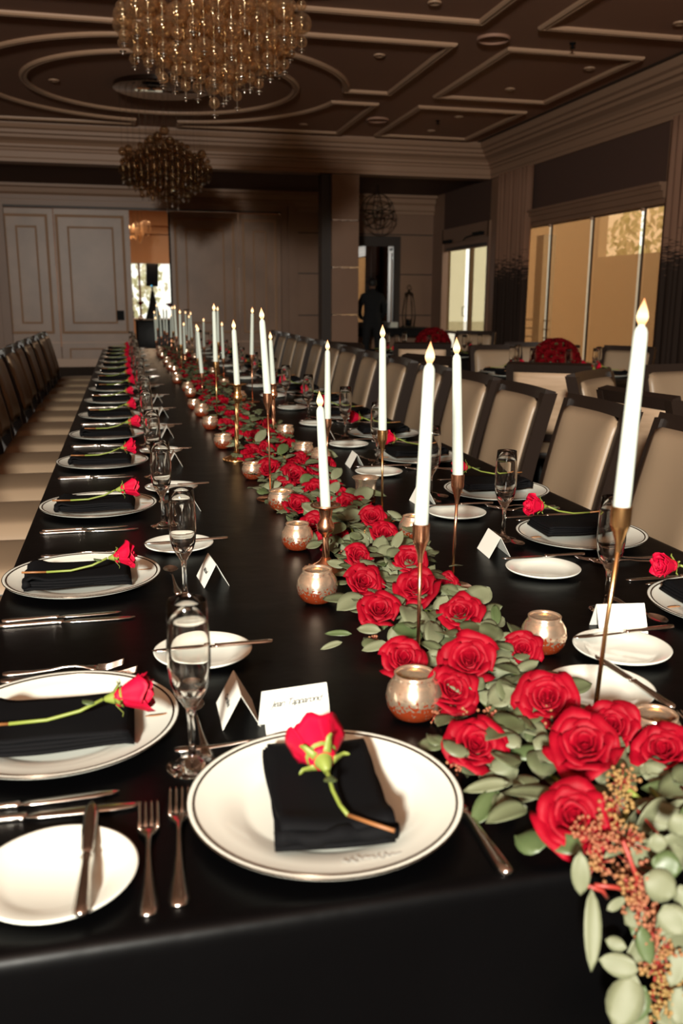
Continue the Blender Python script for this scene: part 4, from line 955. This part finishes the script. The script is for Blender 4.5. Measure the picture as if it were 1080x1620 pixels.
# ================================================================== GARLAND
gar = thing('eucalyptus_garland', 'long eucalyptus garland with seeded berries running down the table and over its edge', 'garland', (0, 0, TZ))
rn = random.Random(21); nleaf = 0; farleaf = []; stems = []; twigs = []
def add_leaf(p, q, s, kind, dark=False, part=True):
    global nleaf
    if part and nleaf < 296:
        nleaf += 1; ob('leaf', (LEAFD if dark else LEAFM)[kind], gar, p-Vector((0, 0, TZ)), q.to_euler(), s)
    else:
        M_ = Matrix.Translation(p-Vector((0, 0, TZ))) @ q.to_matrix().to_4x4() @ Matrix.Scale(s, 4); farleaf.append(xf(LEAF[kind], M_))
def quat(d, n=Vector((0, 0, 1))):
    d = d.normalized(); x = d.cross(n).normalized(); z = x.cross(d); return Matrix((x, d, z)).transposed().to_quaternion()
def sprig(pts, nl, s0, kinds, red=False, r0=.0016, part=True, dark=.12, nrm=Vector((0, 0, 1))):
    pts = [Vector(p) for p in pts]; tb = tube([p-Vector((0, 0, TZ)) for p in pts], [r0*(1-.6*i/(len(pts)-1)) for i in range(len(pts))], 6)
    if red: ob('red_twig', me('red_twig', tb, stemr), gar)
    else: ob('stem', me('stem', tb, stemg), gar)
    seg_ = len(pts)-1
    for i in range(nl):
        u = (i+.6)/nl*seg_; k_ = min(int(u), seg_-1); p = pts[k_].lerp(pts[k_+1], u-k_); t_ = (pts[k_+1]-pts[k_]).normalized()
        for sd in (-1, 1):
            side = t_.cross(nrm).normalized()*sd; d = (t_*rn.uniform(.25, .8)+side*rn.uniform(.6, 1.0)+nrm*rn.uniform(-.15, .45))
            add_leaf(p, quat(d, (nrm+Vector((rn.uniform(-.5, .5), rn.uniform(-.5, .3), 0))).normalized()), s0*rn.uniform(.75, 1.1)*(1-.25*u/seg_), rn.choice(kinds), rn.random() < dark, part)
    add_leaf(pts[-1], quat(pts[-1]-pts[-2], nrm), s0*.8, kinds[0], False, part)
# hand-placed sprigs that show in the picture (bases and tips read from it)
def A(px, py, z=.79): return at(px, py, z)
FY = .717
LP_ = [(805, 1240, 733, 1246, 22), (793, 1255, 798, 1291, 20), (817, 1205, 775, 1215, 30), (868, 1190, 805, 1187, 30), (822, 1183, 790, 1150, 30), (842, 1172, 874, 1180, 34), (805, 1115, 757, 1097, 18),
 (840, 1232, 828, 1272, 42), (922, 1347, 854, 1317, 36), (969, 1225, 982, 1165, 26), (950, 1243, 955, 1195, 26), (1010, 1212, 1068, 1240, 34), (1036, 1252, 1050, 1298, 26), (939, 1243, 997, 1296, 46), (1062, 1200, 1076, 1248, 24), (990, 1190, 1020, 1175, 24),
 (682, 985, 630, 988, 42), (602, 998, 564, 993, 17), (556, 1003, 513, 1000, 10), (541, 1016, 507, 1025, 10), (612, 1017, 572, 1030, 16), (634, 990, 618, 1020, 24), (668, 1000, 714, 1020, 30), (731, 1002, 777, 1000, 28), (815, 1046, 788, 1088, 46), (765, 1085, 819, 1088, 22), (753, 1096, 810, 1124, 24), (816, 1060, 852, 1045, 17), (813, 1070, 842, 1092, 24), (785, 990, 783, 952, 14), (758, 986, 789, 992, 24), (782, 1012, 817, 1003, 14),
 (690, 972, 707, 943, 22), (697, 942, 723, 925, 10), (717, 934, 746, 932, 6), (672, 914, 688, 893, 12), (568, 957, 541, 960, 13), (599, 877, 606, 846, 24), (622, 870, 636, 840, 15), (584, 850, 546, 868, 34), (540, 822, 572, 806, 26), (521, 782, 536, 763, 15), (612, 808, 638, 822, 14), (605, 893, 629, 910, 16), (546, 896, 517, 889, 15), (660, 1010, 640, 1055, 22), (700, 1035, 668, 1050, 26), (775, 1030, 800, 1065, 30), (640, 960, 620, 945, 18), (556, 845, 540, 880, 20), (700, 1085, 735, 1120, 26), (735, 1085, 700, 1118, 20),
 (535, 860, 512, 872, 12), (560, 790, 590, 775, 22), (505, 800, 480, 812, 18), (470, 780, 440, 790, 20), (445, 765, 415, 768, 16), (525, 760, 540, 738, 14), (410, 735, 395, 760, 14), (500, 715, 535, 720, 14), (435, 755, 462, 742, 18), (475, 765, 495, 750, 16), (440, 720, 455, 700, 14), (405, 700, 420, 680, 14), (380, 700, 350, 705, 12)]
def facing(P0, k=.75): return ((EYE-P0).normalized()*k+Vector((rn.uniform(-.25, .25), rn.uniform(-.1, .1), 1-k*.45))).normalized()
def leaf_px(x0, y0, x1, y1, w_, P0, n):
    d = fw + rt*((x1-540)/FPX) - up*((y1-810)/FPX); P1 = EYE+d*((P0-EYE).dot(n)/d.dot(n)); L = (P1-P0).length; W = w_*depth(P0)/FPX*1.15
    kd = 4 if L > 4.5*W else (2 if L > 2.6*W else rn.choice((0, 1, 3))); bl, bw = ((.052, .040), (.045, .043), (.062, .031), (.038, .033), (.085, .025))[kd]
    global nleaf
    nleaf += 1; o = ob('leaf', (LEAFD if rn.random() < .10 else LEAFM)[kd], gar, P0-Vector((0, 0, TZ)), quat(P1-P0, n).to_euler(), (W/bw, L/bl, W/bw))
for x0, y0, x1, y1, w_ in LP_:
    P0 = at(x0, y0, .788+rn.uniform(-.004, .010)); leaf_px(x0, y0, x1, y1, w_, P0, facing(P0))
def front(px, py, yy): d = fw + rt*((px-540)/FPX) - up*((py-810)/FPX); return EYE+d*((yy-EYE.y)/d.y)
for i, (x0, y0, x1, y1, w_) in enumerate([(917, 1347, 919, 1418, 26), (935, 1406, 939, 1538, 24), (1010, 1535, 947, 1517, 32), (991, 1500, 957, 1487, 20), (1013, 1465, 1030, 1527, 26), (1006, 1543, 972, 1627, 50), (1017, 1443, 988, 1462, 32), (1018, 1387, 1072, 1415, 46), (1048, 1432, 1080, 1478, 42), (1030, 1362, 1078, 1376, 40), (1036, 1318, 1043, 1350, 26), (1066, 1287, 1084, 1325, 34), (1020, 1560, 990, 1618, 36), (1078, 1500, 1060, 1560, 30), (1040, 1480, 1070, 1440, 26), (1000, 1480, 1020, 1440, 22), (1075, 1400, 1090, 1440, 30), (1082, 1560, 1070, 1622, 34), (960, 1440, 990, 1420, 14)]):
    P0 = front(x0, y0, FY-.045-.008*(i % 3)); leaf_px(x0, y0, x1, y1, w_, P0, ((EYE-P0).normalized()+Vector((rn.uniform(-.35, .35), -.4, rn.uniform(-.1, .3)))).normalized())
# sprigs falling over the near edge
down = [(.50, .74, .36, 1.0, 6), (.535, .73, .42, 1.1, 6), (.57, .74, .38, 1.1, 6), (.61, .74, .40, 1.1, 6), (.65, .73, .40, 1.1, 6), (.49, .60, .28, 1.0, 5), (.56, .60, .26, 1.1, 6), (.62, .60, .26, 1.1, 6)]
for i, (x, z1, z0, s_, n_) in enumerate(down):
    dx = rn.uniform(-.03, .03); yf = FY-.012-.012*(i % 3)
    pts = ([(x, FY+.06, .80), (x, FY-.005, .795)] if z1 > .7 else [(x, yf, z1)])+[(x+dx*.3, yf-.02, z1-.06), (x+dx*.7, yf-.03, (z1+z0)/2), (x+dx, yf-.02, z0)]
    sprig(pts, n_, s_*1.05, (0, 4, 1, 2), red=(i % 2 == 0), r0=.0022, nrm=Vector((0, -1, .15)).normalized())
# leaves filling the bed between the roses
y = .76
while y < 2.6:
    for _ in range(2):
        x = .50+rn.gauss(0, .075); a = rn.uniform(0, 2*PI)
        d = Vector((math.cos(a), math.sin(a), rn.uniform(-.1, .5)))
        add_leaf(Vector((min(max(x, .36), .64), y+rn.uniform(-.03, .03), TZ+rn.uniform(.010, .036))), quat(d, Vector((rn.uniform(-.4, .4), -.3, 1)).normalized()), rn.uniform(.85, 1.2), rn.choice((0, 1, 2, 3)), rn.random() < .25)
    y += .034 if nleaf < 230 else .04
y = .78
while y < 10.5:                                  # the rest of the bed, past what can be counted
    for _ in range(6 if y < 3 else 5):
        x = .49+rn.gauss(0, .075); a = rn.uniform(0, 2*PI); d = Vector((math.cos(a), math.sin(a), rn.uniform(-.2, .5)))
        add_leaf(Vector((min(max(x, .37), .62), y, TZ+rn.uniform(.006, .045))), quat(d, Vector((rn.uniform(-.4, .4), -.2, 1)).normalized()), rn.uniform(.7, 1.05), rn.choice((0, 1, 2, 3)), False, False)
    y += .04
fo = ob('leaf_bed', me('leaf_bed', join(*farleaf), mat('dimmed_leaf', (.075, .09, .04), .5, noise=(9, (.13, .145, .08), .35, .7))), gar); fo['kind'] = 'stuff'  # leaf green darkened in the colour, for the dimmer light along the bed
# main vines and berry clusters
for k_ in range(3):
    ob('vine', me('vine', tube([(.50+.04*math.sin(i*.7+k_*2), .74+i*.2, .012+.01*math.sin(i+k_)) for i in range(49)], .003, 6), stemg), gar)
bs = []
def cluster(c, r, n):
    n = int(n*1.5)
    c = Vector(c)
    for i in range(n):
        d = Vector((rn.gauss(0, 1), rn.gauss(0, 1), rn.gauss(0, .7))).normalized()*r*rn.random()**.5; bs.append(mv(sphere(rn.uniform(.0015, .0027), 6, 4), *(c+d-Vector((0, 0, TZ)))))
        if i % 3 == 0: twigs.append(tube([c-Vector((0, 0, TZ)), c+d-Vector((0, 0, TZ))], .0007, 4))
for px, py, z, r, n_ in ((690, 1128, .775, .018, 30), (725, 1125, .78, .016, 26), (770, 1140, .79, .018, 30), (860, 1130, .79, .018, 30), (880, 1150, .79, .016, 24), (985, 1235, .84, .018, 30), (975, 1270, .82, .02, 36), (960, 1310, .80, .026, 60), (935, 1325, .80, .024, 50), (990, 1330, .80, .024, 50), (1000, 1370, .76, .026, 50), (945, 1365, .77, .02, 34), (590, 1010, .775, .01, 12), (540, 878, .775, .012, 18), (720, 1210, .775, .012, 14), (640, 830, .79, .012, 14), (575, 845, .79, .012, 14), (450, 725, .79, .015, 20)):
    cluster(at(px, py, z), r, n_)
for px, py in ((1030, 1470), (1050, 1500), (1040, 1530), (1060, 1560), (1045, 1590), (1065, 1610), (1010, 1430), (1000, 1400)):
    d = (at(px, py, .4)-EYE).normalized(); tt = (FY-.05-EYE.y)/d.y; cluster(EYE+d*tt, .018, 40)
for a, b in (((985, 1330), (1010, 1450)), ((940, 1400), (990, 1410)), ((1010, 1450), (1055, 1600)), ((990, 1410), (1060, 1350)), ((960, 1420), (925, 1400))):
    q = []
    for px, py in (a, b):
        d = (at(px, py, .4)-EYE).normalized(); q.append(EYE+d*((FY-.045-EYE.y)/d.y)-Vector((0, 0, TZ)))
    ob('red_twig', me('red_twig', tube([q[0], (q[0]+q[1])/2+Vector((.004, -.004, .003)), q[1]], .0022, 6), stemr), gar)
o = ob('seed_berries', me('berries', join(*bs), berry), gar); o['kind'] = 'stuff'
o = ob('berry_stalks', me('twigs', join(*twigs), stemr), gar); o['kind'] = 'stuff'
# roses nestled in the garland: (px, py, z, size) for the near ones, then along the table
rp = [(907, 1295, .800, 1.10), (925, 1180, .825, 1.15), (752, 1180, .795, 1.02), (865, 1106, .81, 1.10), (968, 1150, .805, 1.0), (1050, 1190, .80, 1.05), (715, 1093, .80, 1.0), (742, 1045, .82, 1.15), (638, 1043, .80, .95), (825, 1028, .79, .85), (728, 970, .80, 1.05), (600, 966, .80, 1.0), (658, 930, .81, 1.12), (574, 922, .80, 1.05), (567, 880, .80, .82), (648, 887, .80, .95), (608, 845, .80, .90), (588, 818, .80, .90), (705, 922, .785, .7), (548, 797, .795, .9), (495, 830, .79, .9), (525, 852, .79, .95), (470, 800, .79, .95), (497, 775, .795, .95), (465, 752, .80, 1.0), (450, 770, .79, .8), (425, 742, .80, 1.05), (500, 742, .79, .9), (470, 728, .80, .9), (515, 735, .79, .8), (420, 712, .80, .9), (395, 715, .79, .9), (452, 705, .79, .9), (370, 690, .79, .9), (400, 690, .80, .9), (382, 668, .79, .9), (425, 672, .79, .8), (358, 672, .79, .9)]
for i, (px, py, z, s) in enumerate(rp):
    s *= .76 if i < 20 else .85; z += .002 if i < 20 else -.006
    p = at(px, py, z); b, pt = ROSES[i % 4]
    lab = ('open red rose in the garland, %s from the near end' % ORD[i]) if i < 20 else 'red rose in the middle stretch of the garland, %s of them counting away' % ORD[i-20]
    tocam = (EYE-p).normalized(); d = (Vector((0, 0, 1))*.75+tocam*.75+Vector((rn.uniform(-.35, .35), rn.uniform(-.3, .2), 0))).normalized()
    t = thing('garland_rose', lab, 'rose', p-d*.028*s, (d.to_track_quat('Z', 'Y') @ Matrix.Rotation(rn.uniform(0, 6), 3, 'Z').to_quaternion()).to_euler(), 'roses in the garland', s)
    ob('bloom', b, t)
    for q in pt: ob('petal', q, t)
y = 2.15; i = 0
while y < 10.4:
    for k_ in range(2):
        if k_ and i % 4 == 0: continue
        p = Vector((.49+rn.uniform(-.10, .10), y+rn.uniform(-.05, .05), TZ+.026)); d = Vector((rn.uniform(-.5, .4), rn.uniform(-.8, 0), 1)).normalized()
        o = ob('garland_rose', FAR_ROSE, None, p-d*.02, (d.to_track_quat('Z', 'Y')).to_euler(), rn.uniform(.68, .82), label='open red rose in the far stretch of the garland', category='rose', group='roses in the garland')
    y += .125; i += 1
# ---- vases in the doorway
for x, y, lab, n_ in ((.34, 19.85, 'single dimmed red rose in a small gold vase on the bar table', 1), (1.02, 19.9, 'small dark bouquet on the bar table by the door edge', 6)):
    t = thing('bud_vase', lab, 'vase', (x, y, .885))
    ob('vase', me('vase', lathe([(0, 0), (.035, 0), (.05, .03), (.04, .07), (.018, .09), (.022, .11), (.018, .11), (0, .03)], 20), mercury), t)
    for i in range(n_):
        a = i*2.4; r = .0 if n_ == 1 else .07
        ob('rose_bloom', DIM_ROSE, t, (r*math.cos(a), r*math.sin(a), .30-.03*(i % 3)), (0, 0, a), 1.7); ob('stem', me('s', tube([(0, 0, .08), (r*math.cos(a), r*math.sin(a), .31-.03*(i % 3))], .004, 6), stemg), t)
